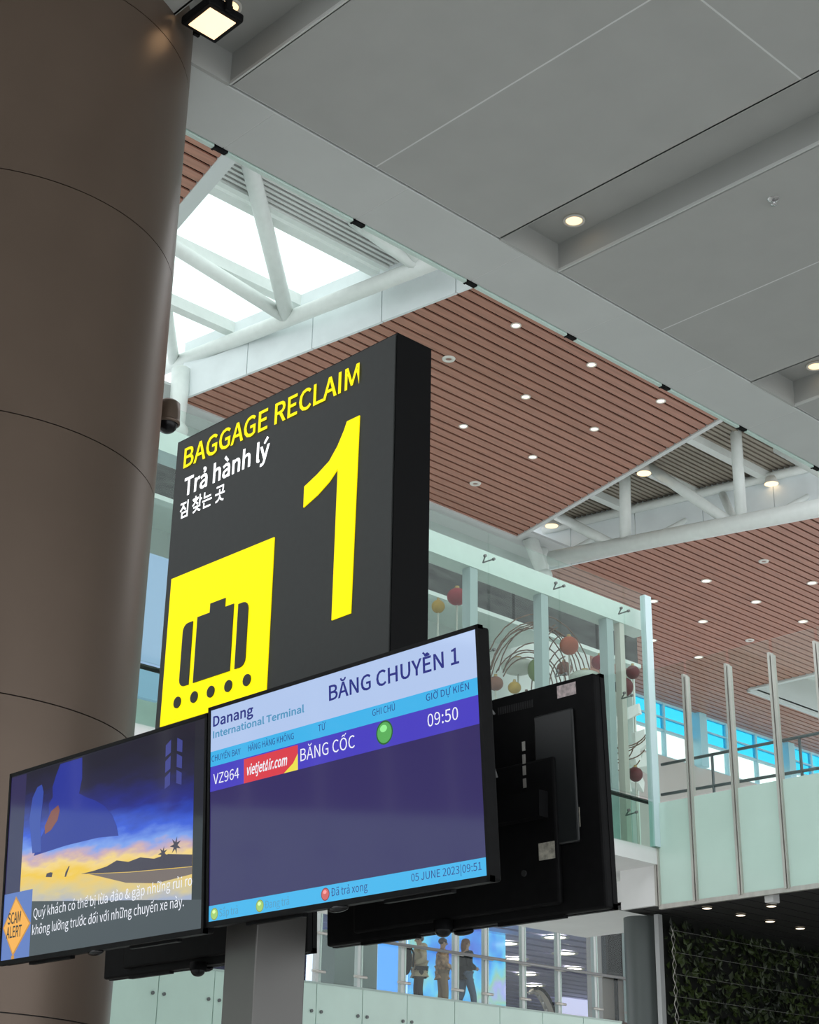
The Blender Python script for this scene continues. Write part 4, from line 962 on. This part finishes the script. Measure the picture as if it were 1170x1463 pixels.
# white linear lamps inside the bridge
for k, (a, b) in enumerate((((612, 782), (664, 790)), ((697, 804), (768, 841)))):
    A = on('X', -16.4, *a); B = on('X', -16.4, *b)
    t = thing('linear_lamp', (A+B)/2, ('white linear lamp behind the glass beside the black sign', 'white linear lamp behind the second glass panel')[k], 'lamp', 'linear lamps in the bridge')
    wpart('housing', MB().tube(A+Vector((0, 0, .06)), B+Vector((0, 0, .06)), .06, 8), RIM, t); wpart('tube', MB().tube(A, B, .05, 8), mat('linear_glow', (.9, .9, .9), emit=(.95, 1, .98), es=2.2), t)
    for P_ in (A, B): wpart('hanger', MB().tube(P_, (P_.x, P_.y, 10.32), .012, 6), ALU, t)

# ================================================================== OPPOSITE SIDE OF THE HALL (seen mirrored in the monitor glass)
ob = thing('mezzanine_balcony', (-19, -12, 0), 'frosted green balcony front on the opposite side of the hall', 'balcony')
y = -30
while y < -1:
    wpart('frosted_panel', MB().box(-19.04, -19, y+.012, y+1.488, 2.4, 5.35), FROST, ob)
    for z in (3.0, 4.7):
        for dy in (.12, 1.38): wpart('stud', MB().tube((-19, y+dy, z), (-18.96, y+dy, z), .03, 8), MATS['dark_stud'], ob)
    wpart('post', MB().box(-19.1, -19.02, y-.04, y+.04, 5.35, 7.6), ALU, ob); y += 1.5
wpart('handrail', MB().tube((-19.1, -30, 6.5), (-19.1, -1, 6.5), .035, 8), BLKM, ob)
solo('wall_opposite', MB().box(-27, -26.8, -36, 0, 0, 9), mat('brown_grey_wall', (.22, .19, .19), .6, var=.1, scale=.4), (-26.9, -15, 0), 'brown grey wall behind the opposite balcony', kind='structure')
oc = thing('ceiling_opposite', (-22, -15, 8.2), 'dark slatted ceiling over the opposite balcony', kind='structure')
q = MB(); x = -18.8
while x > -26.8: q.box(x-.17, x, -36, 0, 8.2, 8.24); x -= .22
wpart('slats', q, WOOD, oc, kind='stuff'); wpart('backing', MB().box(-26.8, -18.8, -36, 0, 8.3, 8.36), BLACKB, oc)
solo('floor_opposite', MB().box(-26.8, -19.05, -36, 0, 5.1, 5.3), PWHITE, (-23, -15, 5.1), 'floor slab of the opposite balcony', kind='structure')
for i in range(3):
    for j in range(6):
        lamp('downlight', Vector((-20.3-2.3*i, -3.5-3.2*j, 8.19)), .09, COOL, 'small lamp in the dark ceiling over the opposite balcony', 'opposite balcony lamps', .03)

bpy.data.scenes.remove(SCR)
